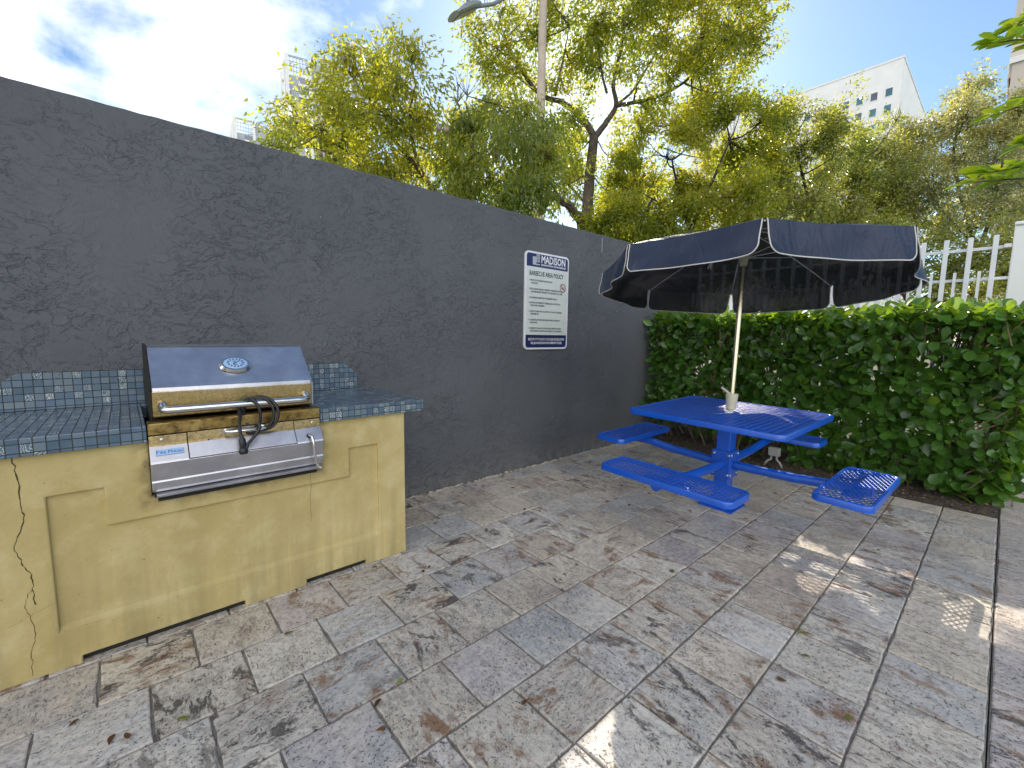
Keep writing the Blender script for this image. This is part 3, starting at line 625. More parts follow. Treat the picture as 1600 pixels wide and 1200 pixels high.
    for r_ in (.044, .036): vs += [(cx+r_*math.cos(2*math.pi*k/n), yt-.0004, cz+r_*math.sin(2*math.pi*k/n)) for k in range(n)]
    m.add(vs, [(k, (k+1) % n, n+(k+1) % n, n+k) for k in range(n)]); m.obox((cx, yt-.0006, cz), (.027, 0, -.027), (.003, 0, .003), (0, .0002, 0))
    rg = m.build('no_smoking_ring', M['signred'], s, norm=False)
    m = MB().box(cx-.024, cx+.024, yt-.0003, yt+.0001, cz-.010, cz-.002); m.box(cx+.014, cx+.02, yt-.0003, yt+.0001, cz+.003, cz+.018); m.build('cigarette_symbol', M['ink'], rg)
    for xx in (X0+.022, X1-.022): MB().lathe((xx, yt+.001, Z0+.03), [(.006, 0), (.004, .003)], 10, (0, -1, 0)).build('screw', M['bolt'], s)
build_sign()

# ------------------------------------------------------------------ blue picnic table (local coordinates, slightly tilted)
def rounded_rect(a, b, r, n=6):
    pts = []
    for cx, cy, a0 in ((a-r, b-r, 0), (-a+r, b-r, 90), (-a+r, -b+r, 180), (a-r, -b+r, 270)):
        pts += [(cx+r*math.cos(R(a0+90*k/n)), cy+r*math.sin(R(a0+90*k/n))) for k in range(n+1)]
    return pts
def rim(mb, cx, cy, a, b, r, z, h, lip):
    """rolled solid edge: outer wall, rounded top, inner lip"""
    prof = [(0, z-h), (0, z-.010), (.003, z-.003), (.010, z), (lip-.006, z), (lip, z-.004), (lip, z-.012), (.006, z-.014), (.006, z-h)]
    rings = [[(cx+x, cy+y, zz) for x, y in rounded_rect(a-o, b-o, max(.004, r-o))] for o, zz in prof]
    n = len(rings[0]); vs = [p for ring in rings for p in ring]; m = len(rings)
    mb.add(vs, [(i*n+k, i*n+(k+1) % n, ((i+1) % m)*n+(k+1) % n, ((i+1) % m)*n+k) for i in range(m) for k in range(n)])
def mesh_strands(mb, cx, cy, a, b, z, cell_l, cell_w, along_y=True, w=.0028, th=.0026):
    """expanded metal: two families of flat strands crossing in diamonds"""
    for fam in (1, -1):
        d = Vector((cell_w, fam*cell_l)).normalized() if along_y else Vector((cell_l, fam*cell_w)).normalized()
        nrm = Vector((-d.y, d.x)); step = abs(cell_w*d.y) if along_y else abs(cell_w*d.x)
        ext = math.hypot(a, b); k = int(ext/step)+1
        for i in range(-k, k+1):
            o = nrm*(i*step); t0, t1 = -9, 9
            for ax, lim in ((0, a), (1, b)):
                if abs(d[ax]) < 1e-9: continue
                u0, u1 = (-lim-o[ax])/d[ax], (lim-o[ax])/d[ax]; t0, t1 = max(t0, min(u0, u1)), min(t1, max(u0, u1))
            if t1-t0 < .01: continue
            c = o+d*((t0+t1)/2); hl = (t1-t0)/2
            zz = z + (.0016 if fam > 0 else -.0016)
            vs = []
            for e in (-hl, hl):
                for kk in range(6): an = math.pi*kk/3; vs.append((cx+c.x+d.x*e+nrm.x*w*math.cos(an), cy+c.y+d.y*e+nrm.y*w*math.cos(an), zz+th*math.sin(an)))
            mb.add(vs, [(kk, (kk+1) % 6, 6+(kk+1) % 6, 6+kk) for kk in range(6)])
TB = Vector((3.463, -1.70, 0))
def build_table():
    t = thing('picnic_table', TB, 'blue coated metal picnic table with four attached mesh seats', 'picnic table')
    t.rotation_euler = Euler((R(1.13), R(-.98), R(-1.3)), 'XYZ'); kw = dict(local=True)
    top = MB(); rim(top, 0, 0, .522, .558, .055, .757, .040, .024); tt = top.build('tabletop_rim', M['blue'], t, smooth=True, **kw)
    m = MB(); mesh_strands(m, 0, 0, .502, .538, .748, .088, .040, True, .0046); tm = m.build('tabletop_mesh', M['blue'], t, **kw); tm.data.polygons.foreach_set('use_smooth', [True]*len(tm.data.polygons))
    m = MB()
    for sx in (-.26, .26): m.box(sx-.02, sx+.02, -.535, .535, .722, .742)
    m.box(-.5, .5, -.03, .03, .715, .7215); m.build('underframe', M['blue'], t, **kw)
    m = MB(); m.box(-.052, .052, -.052, .052, .012, .722); m.build('column', M['blue'], t, bevel=.006, **kw)
    MB().box(-.13, .13, -.13, .13, .001, .012).build('base_plate', M['blue'], t, bevel=.003, **kw)
    MB().lathe((0, 0, .742), [(.034, 0), (.034, .017), (.027, .018), (.027, .002)], 20).build('umbrella_grommet', M['signedge'], t, smooth=True, **kw)
    AZ = .345
    seats = [(-.935, -.06, .14, .445, 'y', (-1, 0)), (.88, .0, .14, .42, 'y', (1, 0)), (-.06, .785, .385, .14, 'x', (0, 1)), (-.15, -.86, .39, .145, 'x', (0, -1))]
    for sx, sy, a, b, ori, dr in seats:
        z = .462; m = MB(); rim(m, sx, sy, a, b, .05, z, .040, .02); se = m.build('seat', M['blue'], t, smooth=True, **kw)
        m = MB(); mesh_strands(m, sx, sy, a-.016, b-.016, z-.008, .056, .029, ori == 'y', .0042); sm_ = m.build('seat_mesh', M['blue'], se, **kw); sm_.data.polygons.foreach_set('use_smooth', [True]*len(sm_.data.polygons))
        m = MB()
        if ori == 'y': m.box(sx-.05, sx+.05, sy-.16, sy+.16, z-.045, z-.036)
        else: m.box(sx-.16, sx+.16, sy-.05, sy+.05, z-.045, z-.036)
        m.build('seat_bracket', M['blue'], se, **kw)
        d = Vector((dr[0], dr[1], 0)); lt = Vector((-dr[1], dr[0], 0)); end = abs(sx if dr[0] else sy)
        m = MB(); m.tube([d*.055+Vector((0, 0, AZ)), d*(end*.55)+Vector((0, 0, AZ+.012)), d*(end-.12)+Vector((0, 0, AZ+.036)), d*(end+.05)+Vector((0, 0, AZ+.042))], .033, 14)
        m.build('seat_arm', M['blue'], t, smooth=True, **kw)
        m = MB(); m.obox(d*.062+Vector((0, 0, AZ+.005)), d*.006, lt*.074, (0, 0, .105)); br = m.build('arm_flange', M['blue'], t, bevel=.003, **kw)
        for s1 in (-1, 1):
            for s2 in (-1, 1):
                MB().lathe(d*.068+lt*(.056*s1)+Vector((0, 0, AZ+.005+.078*s2)), [(.011, 0), (.0105, .006), (.006, .010)], 10, d).build('bolt', M['bolt'], br, smooth=True, **kw)
build_table()

# ------------------------------------------------------------------ umbrella
def orient(ob, fn):
    me = ob.data; bm = bmesh.new(); bm.from_mesh(me); bm.normal_update()
    for f in bm.faces:
        if f.normal.dot(fn(f.calc_center_median())) < 0: f.normal_flip()
    bm.to_mesh(me); bm.free()
def build_umbrella():
    C0 = Vector((3.575, -1.697, 1.85)); RAD = 1.07; TX, TY = -.089, -.041
    PB, PT = Vector((3.487, -1.712, .70)), Vector((3.596, -1.695, 2.145)); pd = (PT-PB).normalized()
    u = thing('patio_umbrella', PB, 'open navy blue patio umbrella with pale piping standing in the picnic table', 'umbrella')
    ang = [R(116+45*k) for k in range(8)]
    rimp = [C0+Vector((RAD*math.cos(a), RAD*math.sin(a), RAD*(TX*math.cos(a)+TY*math.sin(a)))) for a in ang]
    apex = PT.copy(); m = MB(); NR, NT = 8, 8
    def surf(k, s_, t_):
        a, b = rimp[k], rimp[(k+1) % 8]; e = a.lerp(b, t_); w = 4*t_*(1-t_)
        p = apex.lerp(e, s_); p = p + Vector((0, 0, .022*math.sin(math.pi*s_)*(1-.4*w))) - Vector((0, 0, .008*w*s_*s_))
        inw = (apex-e); inw.z = 0; return p + inw.normalized()*(.012*w*s_)
    for k in range(8):
        vs = [surf(k, i/NR, j/NT) for i in range(NR+1) for j in range(NT+1)]
        m.add(vs, [(i*(NT+1)+j, i*(NT+1)+j+1, (i+1)*(NT+1)+j+1, (i+1)*(NT+1)+j) for i in range(NR) for j in range(NT)])
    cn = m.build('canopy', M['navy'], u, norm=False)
    bm = bmesh.new(); bm.from_mesh(cn.data); bmesh.ops.remove_doubles(bm, verts=bm.verts, dist=1e-4); bmesh.ops.recalc_face_normals(bm, faces=bm.faces); bm.to_mesh(cn.data); bm.free()
    orient(cn, lambda c: Vector((0, 0, 1)))
    cn.data.polygons.foreach_set('use_smooth', [True]*len(cn.data.polygons)); cn.data.set_sharp_from_angle(angle=R(7))
    D = .188
    for k in range(8):
        m = MB(); NTT, ND = 32, 8; L = (rimp[k]-rimp[(k+1) % 8]).length; out = []; g0 = .013; vs = []; rc = .055
        mid = (rimp[k]+rimp[(k+1) % 8])/2-C0; mid.z = 0; mid.normalize(); ph = random.uniform(0, 6)
        cols = []
        for j in range(NTT+1):
            tt = .5-.5*math.cos(math.pi*j/NTT); x = g0+(L-2*g0)*tt; dx = min(x-g0, L-g0-x)
            dep = D - (rc - math.sqrt(max(0, rc*rc-(rc-min(rc, dx))**2)))
            top = surf(k, 1.0, x/L); sl = .03+.018*math.sin(ph+x*9)+.012*math.sin(ph*2+x*17)
            cols.append([top + Vector((0, 0, -dep*q)) + mid*(sl*(q*dep/D)+.004*math.sin(q*6+x*13+ph)*q) for q in np.linspace(0, 1, ND+1)])
        for c in cols: vs += c
        m.add(vs, [(j*(ND+1)+q, (j+1)*(ND+1)+q, (j+1)*(ND+1)+q+1, j*(ND+1)+q+1) for j in range(NTT) for q in range(ND)])
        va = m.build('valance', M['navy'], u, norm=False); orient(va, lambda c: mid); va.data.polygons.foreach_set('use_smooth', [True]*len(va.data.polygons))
        path = cols[0][:-1] + [c[-1] for c in cols] + cols[-1][:-1][::-1]
        MB().tube(path, .0036, 6).build('piping', M['piping'], va, smooth=True)
    # frame
    MB().tube([PB, PB+pd*1.02], .019, 16).build('lower_pole', M['brass'], u, smooth=True)
    MB().tube([PB+pd*1.0, PT-pd*.005], .0155, 16).build('upper_pole', M['brass'], u, smooth=True)
    hub = PB+pd*1.215
    MB().lathe(hub, [(.026, -.05), (.029, -.02), (.031, .0), (.042, .004), (.042, .016), (.028, .018), (.024, .035)], 18, pd).build('runner_hub', M['cream'], u, smooth=True)
    MB().lathe(PT-pd*.06, [(.024, 0), (.034, .012), (.034, .025), (.02, .03)], 16, pd).build('top_notch', M['cream'], u, smooth=True)
    MB().lathe(PT+pd*.0, [(.026, .0), (.024, .008), (.012, .016), (.004, .018)], 16, pd).build('finial', M['cream'], u, smooth=True)
    for k in range(8):
        pts = [apex-pd*.04] + [surf(k, s_, 0)-Vector((0, 0, .013)) for s_ in (.1, .3, .5, .7, .85, .99)]
        rb = MB().tube(pts, .0055, 6).build('rib', M['greyrod'], u, smooth=True)
        MB().tube([hub+pd*.01, pts[3]], .0042, 6).build('strut', M['greyrod'], rb, smooth=True)
    # cream clamp sleeve with lever at the table
    b0 = Vector((3.487, -1.712, .70)) + pd*.062
    sl = MB().lathe(b0, [(.026, 0), (.031, .004), (.041, .08), (.045, .115), (.045, .122), (.040, .127), (.02, .128)], 22, pd).build('clamp_sleeve', M['cream'], u, smooth=True)
    q = b0+pd*.11; dirl = Vector((-.72, .5, .62)).normalized()
    MB().tube([q+dirl*.02, q+dirl*.05, q+dirl*.11], [.009, .0085, .0095], 10).build('clamp_lever', M['cream'], sl, smooth=True)
    # knotted white tie on a rib
    tp = at_d(1112, 404, (hub-CAM).dot(_f)*.90); m = MB()
    m.tube([tp, tp+Vector((.004, -.004, -.02)), tp+Vector((-.012, .004, -.045)), tp+Vector((-.03, .008, -.07))], [.006, .012, .009, .004], 7); m.tube([tp+Vector((.0, 0, -.02)), tp+Vector((-.012, -.006, -.05)), tp+Vector((-.02, -.008, -.075))], [.007, .006, .003], 6)
    m.build('tie_cord', M['piping'], u, smooth=True)
build_umbrella()

# ------------------------------------------------------------------ outlet box by the hedge
def build_outlet():
    p = at_x(1210, 706, 4.98); o = thing('outlet_box', (p.x, p.y, 0), 'small grey weatherproof electrical box on two conduits in the mulch bed', 'outlet box')
    MB().box(p.x-.03, p.x+.03, p.y-.05, p.y+.05, p.z-.04, p.z+.045).build('housing', M['conduit'], o, bevel=.004)
    for s_ in (-.025, .025): MB().tube([(p.x, p.y+s_, p.z-.04), (p.x, p.y+s_, p.z-.08), (p.x-.01, p.y+s_*2.2, .05), (p.x-.02, p.y+s_*3.4, .0)], .011, 10).build('conduit', M['conduit'], o, smooth=True)
build_outlet()

# ------------------------------------------------------------------ hedge
HX0, HX1, HY0, HY1, HZ = 5.03, 5.92, -3.25, -.06, 1.56
def build_hedge():
    h = thing('hedge', (5.45, -1.6, 0), 'clipped glossy green hedge with rounded leaves in front of the white fence', 'hedge')
    C = []; A = []; Nn = []; L = []; W = []; VAR = []
    stems = MB()
    def tips(n, face):
        out = []
        for _ in range(n):
            y = random.uniform(HY0, HY1); z = random.uniform(.05, HZ); x = random.uniform(HX0, HX1)
            lumps = .10*mnoise.noise((y*2.2, z*2.2, 5)); edge = .06*mnoise.noise((y*1.3, 0, 9))
            if face == 'f':
                zz = z/HZ; x = HX0 + lumps + max(0, .28-zz)*.35 + abs(random.gauss(0, .055)); d = Vector((-1, random.uniform(-.5, .5), random.uniform(-.1, .9)))
                lo = .30 if y > -1.7 else .06+.03*math.sin(y*9)
                if z < lo+.08*mnoise.noise((y*5, 1, 1)): continue
            elif face == 't': z = HZ + edge + .03*mnoise.noise((x*4, y*4, 2)) - abs(random.gauss(0, .05)) + (random.uniform(.02, .07) if random.random() < .12 else 0); d = Vector((random.uniform(-.5, .3), random.uniform(-.4, .4), 1))
            elif face == 'r': y = HY0 + lumps*.6 + max(0, .42-z/HZ)*.40 + abs(random.gauss(0, .05)); d = Vector((random.uniform(-.4, .4), -1, random.uniform(0, .9)))
            else: d = Vector((random.uniform(-1, .2), random.uniform(-.6, .6), random.uniform(-.2, 1))); x = random.uniform(HX0+.1, HX0+.55)
            out.append((Vector((x, y, z)), d.normalized()))
        return out
    allt = tips(980, 'f') + tips(600, 't') + tips(260, 'r') + tips(230, 'i')
    for p, d in allt:
        n = random.randint(4, 6); ph = random.uniform(0, 6.3); o1 = d.orthogonal().normalized(); o2 = d.cross(o1); big = random.uniform(.8, 1.15)
        var0 = random.random()
        for i in range(n):
            a = ph+i*2.4; rad = o1*math.cos(a)+o2*math.sin(a); ax = (rad*random.uniform(.6, 1.2)+d*random.uniform(.1, 1.1)+Vector((0, 0, random.uniform(-.35, .35)))).normalized()
            base = p - d*(.032*i) + rad*.006; nn = (d*.9 - rad*random.uniform(-.1, .8) + Vector((random.uniform(-.5, .5), random.uniform(-.5, .5), random.uniform(0, .9)))).normalized()
            l = random.uniform(.085, .150)*big; C.append(base); A.append(ax); Nn.append(nn); L.append(l); W.append(l*random.uniform(.50, .62)); VAR.append(min(1, max(0, .55*var0+.45*random.random()+(.25 if (p.z > HZ-.12 and i < 3) else -.05))))  # leaves near the top get a lighter tint, painted sunlight
        if random.random() < .5:
            q = p-d*random.uniform(.16, .3)+Vector((random.uniform(-.04, .04), random.uniform(-.05, .05), -random.uniform(.02, .2))); stems.tube([p-d*.01, p.lerp(q, .5)+Vector((0, 0, -.02)), q], [.003, .0045, .006], 5)
    for _ in range(34):
        y = random.uniform(HY0+.1, HY1-.1); x = random.uniform(HX0+.18, HX1-.15); pts = [Vector((x, y, 0))]
        for k in range(7): pts.append(pts[-1]+Vector((random.uniform(-.06, .05), random.uniform(-.09, .09), .2)))
        stems.tube(pts, [.013-.0012*k for k in range(8)], 6)
        for k in range(2, 7):
            for _b in range(2): q = pts[k]+Vector((random.uniform(-.16, .1), random.uniform(-.2, .2), random.uniform(.08, .3))); stems.tube([pts[k], pts[k].lerp(q, .5)+Vector((0, 0, .02)), q], [.007, .005, .003], 5)
    stems.build('branches', M['twig'], h, norm=False)
    leaf_object('foliage', M['leaf_h'], C, A, Nn, np.array(L), np.array(W), h, np.array(VAR), 'obov')
build_hedge()
def build_mulch():
    n = 3400; x = RNG.uniform(4.82, 5.9, n); y = RNG.uniform(-3.10, -.04, n); C = np.stack([x, y, .008+RNG.uniform(0, .035, n)*np.clip((x-4.8)/.3, 0, 1)], 1)
    A = rdir(n); A[:, 2] *= .25; Nn = rdir(n)*.5+np.array([0, 0, 1]); L = RNG.uniform(.012, .042, n)
    o = leaf_object('mulch', M['chip'], C, A, Nn, L, L*RNG.uniform(.3, .7, n), None, None, 'fold'); kind(o, 'stuff', 'brown leaf litter and wood mulch under the hedge')
build_mulch()

# ------------------------------------------------------------------ white fence, pier
FX = 6.15
def build_fence():
    f = thing('picket_fence', (FX, -1.5, 0), 'white metal fence of tall and short pickets behind the hedge', 'fence')
    ztop, zr1, zr2 = 2.30, 2.19, 1.905; y = -2.93; k = 0
    while y < .3:
        MB().box(FX-.018, FX+.018, y-.018, y+.018, -.03, ztop).build('tall_picket', M['white'], f, bevel=.003)
        ys = y+.0825
        MB().box(FX-.010, FX+.010, ys-.011, ys+.011, -.03, zr2+.075).build('short_picket', M['white'], f)
        y += .165
    for z in (zr1, zr2, .28): MB().box(FX+.0185, FX+.04, -3.04, .32, z-.014, z+.014).build('rail', M['white'], f, bevel=.003)
    MB().box(FX-.012, FX+.018, -3.03, -2.985, zr1-.012, zr1+.022).build('rail_bracket', M['white'], f, bevel=.003)
    pr = thing('gate_pier', (FX, -3.25, 0), 'white rendered pier at the right end of the picket fence', 'pier')
    MB().box(FX-.0, FX+.4, -3.47, -3.035, -.05, 2.37).build('shaft', M['whitewall'], pr, bevel=.01)
    MB().box(FX-.02, FX+.42, -3.49, -3.033, 2.37, 2.40).build('cap', M['whitewall'], pr, bevel=.008)
build_fence()

# ------------------------------------------------------------------ trees
def limb(mb, pts, r0, r1, n=7, wob=.0):
    P3 = [Vector(p) for p in pts]; out = []
    for i in range(len(P3)-1):
        a, b = P3[i], P3[i+1]; p0 = P3[i-1] if i else a*2-b; p3 = P3[i+2] if i+2 < len(P3) else b*2-a
        for s_ in np.linspace(0, 1, 5)[:-1]:
            s2, s3 = s_*s_, s_**3
            out.append(.5*((2*a)+(b-p0)*s_+(2*p0-5*a+4*b-p3)*s2+(-p0+3*a-3*b+p3)*s3)+Vector((random.uniform(-wob, wob), random.uniform(-wob, wob), random.uniform(-wob, wob))))
    out.append(P3[-1]); m = len(out); mb.tube(out, [r0+(r1-r0)*(i/(m-1))**.8 for i in range(m)], n); return out
SUN_D = Vector((1.15, .945, 1.0)).normalized()
HOLES = []          # sunbeams through gaps in the crowns: (ground point, radius)
def tree(name, label, depth, blobs, trunk, limbs, mat, bark, leaf=.075, aspect=.38, dens=1.0, droop=.5, group='trees behind the wall and fence', spread=.55, clus=(14, 24), bare=(), fruits=(), r0=.09, thick=.5):
    """blobs: (px, py, radius in px) seen at `depth`; trunk / limbs: pixel polylines at that depth"""
    sc = depth/F_PX; base = at_d(*trunk[0], depth); t = thing(name, (base.x, base.y, -.05), label, 'tree', group)
    wood = MB(); tp = [Vector((base.x+.05, base.y, -.08)), Vector((base.x, base.y, base.z*.5))] + [at_d(x, y, depth) for x, y in trunk]
    limb(wood, tp, r0*1.25, r0*.75, 9, r0*.1)
    wood.build('trunk', bark, t, smooth=True, norm=False); br = MB(); nodes = [Vector(p) for p in tp[2:]]
    for (rr, dd, pl) in limbs: nodes += limb(br, [at_d(x, y, depth+dd*i/(len(pl)-1)) for i, (x, y) in enumerate(pl)], rr, rr*.35, 7, rr*.15)
    C = []; A = []; L = []; V = []; Nn = []
    for bi, (bx, by, brp) in enumerate(blobs):
        r_ = brp*sc; c = at_d(bx, by, depth + random.uniform(-1, 1)*spread)
        leaf_k = 1.0; near = min(nodes, key=lambda q: (q-c).length); mid = near.lerp(c, .5)+Vector((0, 0, -.06))
        nd = limb(br, [near, mid, c], max(.007, min(.028, r_*.06)), .006, 5, .01)
        k = max(6, int(dens*112*(r_/.45)**2))
        vv = rdir(k); rad = r_*RNG.uniform(.1, 1, k)**.6*(1+.34*RNG.normal(size=k)); e1, e2 = rdir(2); vv = vv+np.outer(vv@e1, e1)*.7-np.outer(vv@e2, e2)*.35; pts = np.array(c)+vv*rad[:, None]; tone = random.random()*.5
        for j in range(k):
            p = Vector(pts[j])
            if mnoise.noise(p*(2.1*.075/leaf)+Vector((bx*.01, 3, 7))) < -.10: continue
            if j % 3 == 0: s0 = nodes[-1] if False else c.lerp(near, random.uniform(0, .35)); br.tube([s0, s0.lerp(p, .55)+Vector((0, 0, .04)), p], [.006, .004, .002], 4, cap=False)
            nl = random.randint(*clus); dq = (p-c).normalized()
            C.append(np.array(p)+RNG.normal(size=(nl, 3))*np.array([.085, .085, .075])*(leaf/.07)); a = rdir(nl)+np.array([dq.x, dq.y, dq.z-droop*1.4])*.9; A.append(a)
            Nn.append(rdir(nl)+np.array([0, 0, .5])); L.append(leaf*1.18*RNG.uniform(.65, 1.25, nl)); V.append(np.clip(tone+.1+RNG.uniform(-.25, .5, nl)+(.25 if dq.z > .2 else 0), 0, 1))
    for (x, y, hh) in bare:
        p = at_d(x, y, depth); q0 = min(nodes, key=lambda q: (q-p).length)
        for _ in range(7):
            e = p+Vector((random.uniform(-.16, .16), random.uniform(-.16, .16), hh*sc*random.uniform(.4, 1))); m_ = p.lerp(e, .5)+Vector((random.uniform(-.06, .06), random.uniform(-.06, .06), 0)); br.tube([p, m_, e], [.006, .004, .0015], 4, cap=False)
        br.tube([q0, q0.lerp(p, .6), p], [.012, .009, .006], 5, cap=False)
    br.build('branches', bark, t, smooth=True, norm=False)
    C = np.concatenate(C); A = np.concatenate(A); Nn = np.concatenate(Nn); L = np.concatenate(L); V = np.concatenate(V)
    if HOLES:
        keep = np.ones(len(C), bool); sd = np.array(SUN_D)
        for (hx, hy, hz, hr) in HOLES:
            v = C-np.array([hx, hy, hz]); along = v@sd; dist = np.linalg.norm(v-along[:, None]*sd, axis=1); keep &= ~(dist < hr*(1+.25*np.sin(along*3)))
        C, A, Nn, L, V = (q[keep] for q in (C, A, Nn, L, V))
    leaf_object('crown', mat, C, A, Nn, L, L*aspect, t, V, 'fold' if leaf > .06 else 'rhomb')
    for (x, y) in fruits:
        p = at_d(x, y, depth-.35); MB().sphere(p, .038, sc=(1, 1, 1.15)).build('fruit', M['fruit'], t, smooth=True)
    return t
HOLES += [(3.68, -2.0, .757, .33), (3.25, -2.52, .46, .2), (2.85, -2.55, 0, .30), (3.3, -2.55, 0, .26), (3.05, -2.95, 0, .24), (3.14, -3.2, 0, .16), (1.2, -2.48, 0, .3), (3.9, -2.45, 1.9, .25), (5.4, -2.2, 1.65, .25), (5.3, -.9, 1.65, .25), (5.35, -1.5, 1.65, .25), (5.3, -2.8, 1.65, .3), (5.3, -2.45, 1.65, .2), (5.4, -.4, 1.65, .2)]
def build_trees():
    tree('broadleaf_tree', 'leftmost yellow-green tree with drooping twigs rising over the slate wall', 6.3,
         [(458, 190, 34), (452, 160, 14), (520, 165, 40), (545, 110, 40), (590, 105, 46), (630, 130, 50), (655, 190, 44), (600, 180, 56), (540, 200, 56), (490, 230, 40), (560, 260, 50), (455, 225, 24), (640, 255, 46), (610, 290, 40), (690, 225, 30), (680, 290, 36), (520, 250, 30), (432, 232, 18), (548, 78, 22), (700, 300, 30), (640, 85, 26), (665, 330, 34), (575, 300, 34), (705, 250, 28), (500, 200, 40)],
         [(715, 360), (692, 325)], [(.05, .2, [(692, 325), (655, 265), (612, 215), (575, 150)]), (.03, -.2, [(655, 265), (640, 190), (650, 130)]), (.028, .1, [(660, 275), (600, 262), (540, 235), (490, 200)])],
         M['leaf_a'], M['bark'], .072, .36, .85, .75, bare=((610, 80, 55), (640, 100, 60), (592, 90, 40)), fruits=((537, 92), (500, 240), (686, 200)), r0=.07)
    tree('broadleaf_tree', 'dense weeping green tree hung with round pale fruits beside the lamp pole', 5.9,
         [(735, 255, 50), (790, 215, 55), (830, 250, 50), (770, 290, 48), (845, 300, 40), (720, 300, 34), (805, 320, 40), (850, 195, 26), (740, 190, 34), (780, 170, 30), (712, 210, 26), (860, 250, 26), (700, 270, 24), (730, 335, 30), (760, 345, 30), (820, 180, 26)],
         [(790, 380), (785, 330)], [(.03, .1, [(785, 330), (770, 280), (740, 240)]), (.03, 0, [(785, 330), (810, 270), (830, 220), (800, 170)])],
         M['leaf_b'], M['bark'], .075, .30, 1.0, 1.2, bare=((715, 160, 50), (730, 150, 45)), fruits=((777, 242), (815, 212), (848, 330), (783, 312), (698, 203), (819, 218)), r0=.06)
    tree('broadleaf_tree', 'tallest tree with a forked brown trunk and open crown behind the lamp pole', 9.6,
         [(745, 55, 26), (775, 75, 34), (800, 110, 34), (770, 120, 24), (820, 60, 34), (880, 25, 44), (925, 60, 46), (895, 100, 34), (985, 45, 52), (1045, 60, 52), (1095, 45, 48), (1140, 40, 44), (1170, 70, 24), (1150, 100, 32), (1100, 110, 42), (1050, 120, 40), (1000, 100, 36), (945, 15, 46), (1015, 5, 46), (1075, -10, 46), (1160, 5, 34), (890, 190, 26), (1000, 200, 28), (985, 240, 26), (890, 245, 24), (870, 290, 28), (1125, 145, 26), (1085, 160, 30), (1190, 35, 16), (860, 130, 26), (850, -20, 40), (950, -60, 60), (1050, -70, 60), (1130, -50, 50), (780, 20, 24), (1025, 160, 24), (955, 300, 26), (905, 290, 24), (890, 150, 28), (935, 105, 30), (865, 215, 26), (1060, 190, 34), (1105, 170, 34), (960, 255, 22), (1130, 75, 40), (840, 60, 30)],
         [(914, 372), (918, 320), (922, 270), (928, 214)],
         [(.085, .0, [(928, 214), (908, 182), (880, 160), (845, 148), (815, 110), (790, 60)]), (.075, .1, [(930, 214), (948, 190), (962, 165), (958, 130), (972, 70), (975, 10)]), (.05, -.2, [(962, 165), (1000, 158), (1045, 143), (1090, 110), (1130, 60)]), (.035, .3, [(962, 165), (990, 140), (1020, 90), (1045, 40)]), (.03, -.3, [(1000, 160), (1020, 185), (1024, 205)]), (.03, .2, [(948, 145), (940, 110), (935, 60), (950, 0)]), (.03, .2, [(845, 148), (820, 130), (770, 90)]), (.025, 0, [(868, 150), (880, 90), (890, 40)]), (.14, -1.2, [(916, 372), (903, 338), (880, 315), (856, 301)])],
         M['leaf_a'], M['bark'], .085, .40, .62, .5, bare=((720, 60, 60), (735, 75, 70), (760, 30, 60), (830, 20, 50)), r0=.135, spread=.8, clus=(12, 22))
    tree('broadleaf_tree', 'bushy yellow-green tree just right of the forked trunk', 9.2,
         [(1000, 285, 36), (1040, 245, 38), (1030, 330, 40), (1085, 215, 40), (1090, 290, 44), (1135, 180, 36), (1145, 240, 44), (1170, 300, 44), (965, 330, 32), (985, 365, 30), (1110, 345, 40), (1060, 370, 36), (1190, 190, 32), (1195, 245, 32), (1010, 220, 24), (930, 350, 26), (1165, 345, 34), (960, 280, 24), (985, 250, 26), (1000, 345, 36), (1060, 280, 36), (1070, 330, 36), (950, 375, 26), (1160, 165, 26)],
         [(1075, 420), (1078, 360)], [(.05, .1, [(1078, 360), (1060, 300), (1050, 250)]), (.05, -.1, [(1078, 360), (1110, 290), (1140, 220)]), (.03, .2, [(1090, 330), (1040, 320), (1000, 300)])],
         M['leaf_a'], M['darkbark'], .075, .42, 1.25, .4, r0=.07, spread=.8)
    tree('broadleaf_tree', 'dark olive tree below the white building with the square windows', 10.2,
         [(1220, 185, 34), (1265, 175, 30), (1255, 225, 40), (1225, 275, 42), (1290, 265, 42), (1320, 230, 26), (1340, 275, 40), (1270, 325, 44), (1330, 330, 40), (1385, 300, 40), (1205, 330, 36), (1375, 345, 36), (1230, 370, 36), (1400, 255, 24), (1330, 375, 34), (1180, 370, 30), (1290, 215, 22), (1430, 330, 34), (1345, 220, 26), (1385, 212, 24), (1415, 195, 20), (1305, 200, 22), (1360, 250, 34), (1200, 220, 32), (1180, 280, 34), (1240, 320, 40), (1300, 350, 40), (1360, 310, 36), (1410, 300, 30)],
         [(1285, 440), (1282, 390)], [(.05, .2, [(1282, 390), (1262, 310), (1245, 240), (1230, 190)]), (.05, -.2, [(1282, 390), (1320, 320), (1350, 260)]), (.03, .1, [(1275, 350), (1240, 320), (1215, 280)])],
         M['leaf_c'], M['darkbark'], .07, .40, 1.0, .3, r0=.07, spread=.8, bare=((1400, 190, 25),))
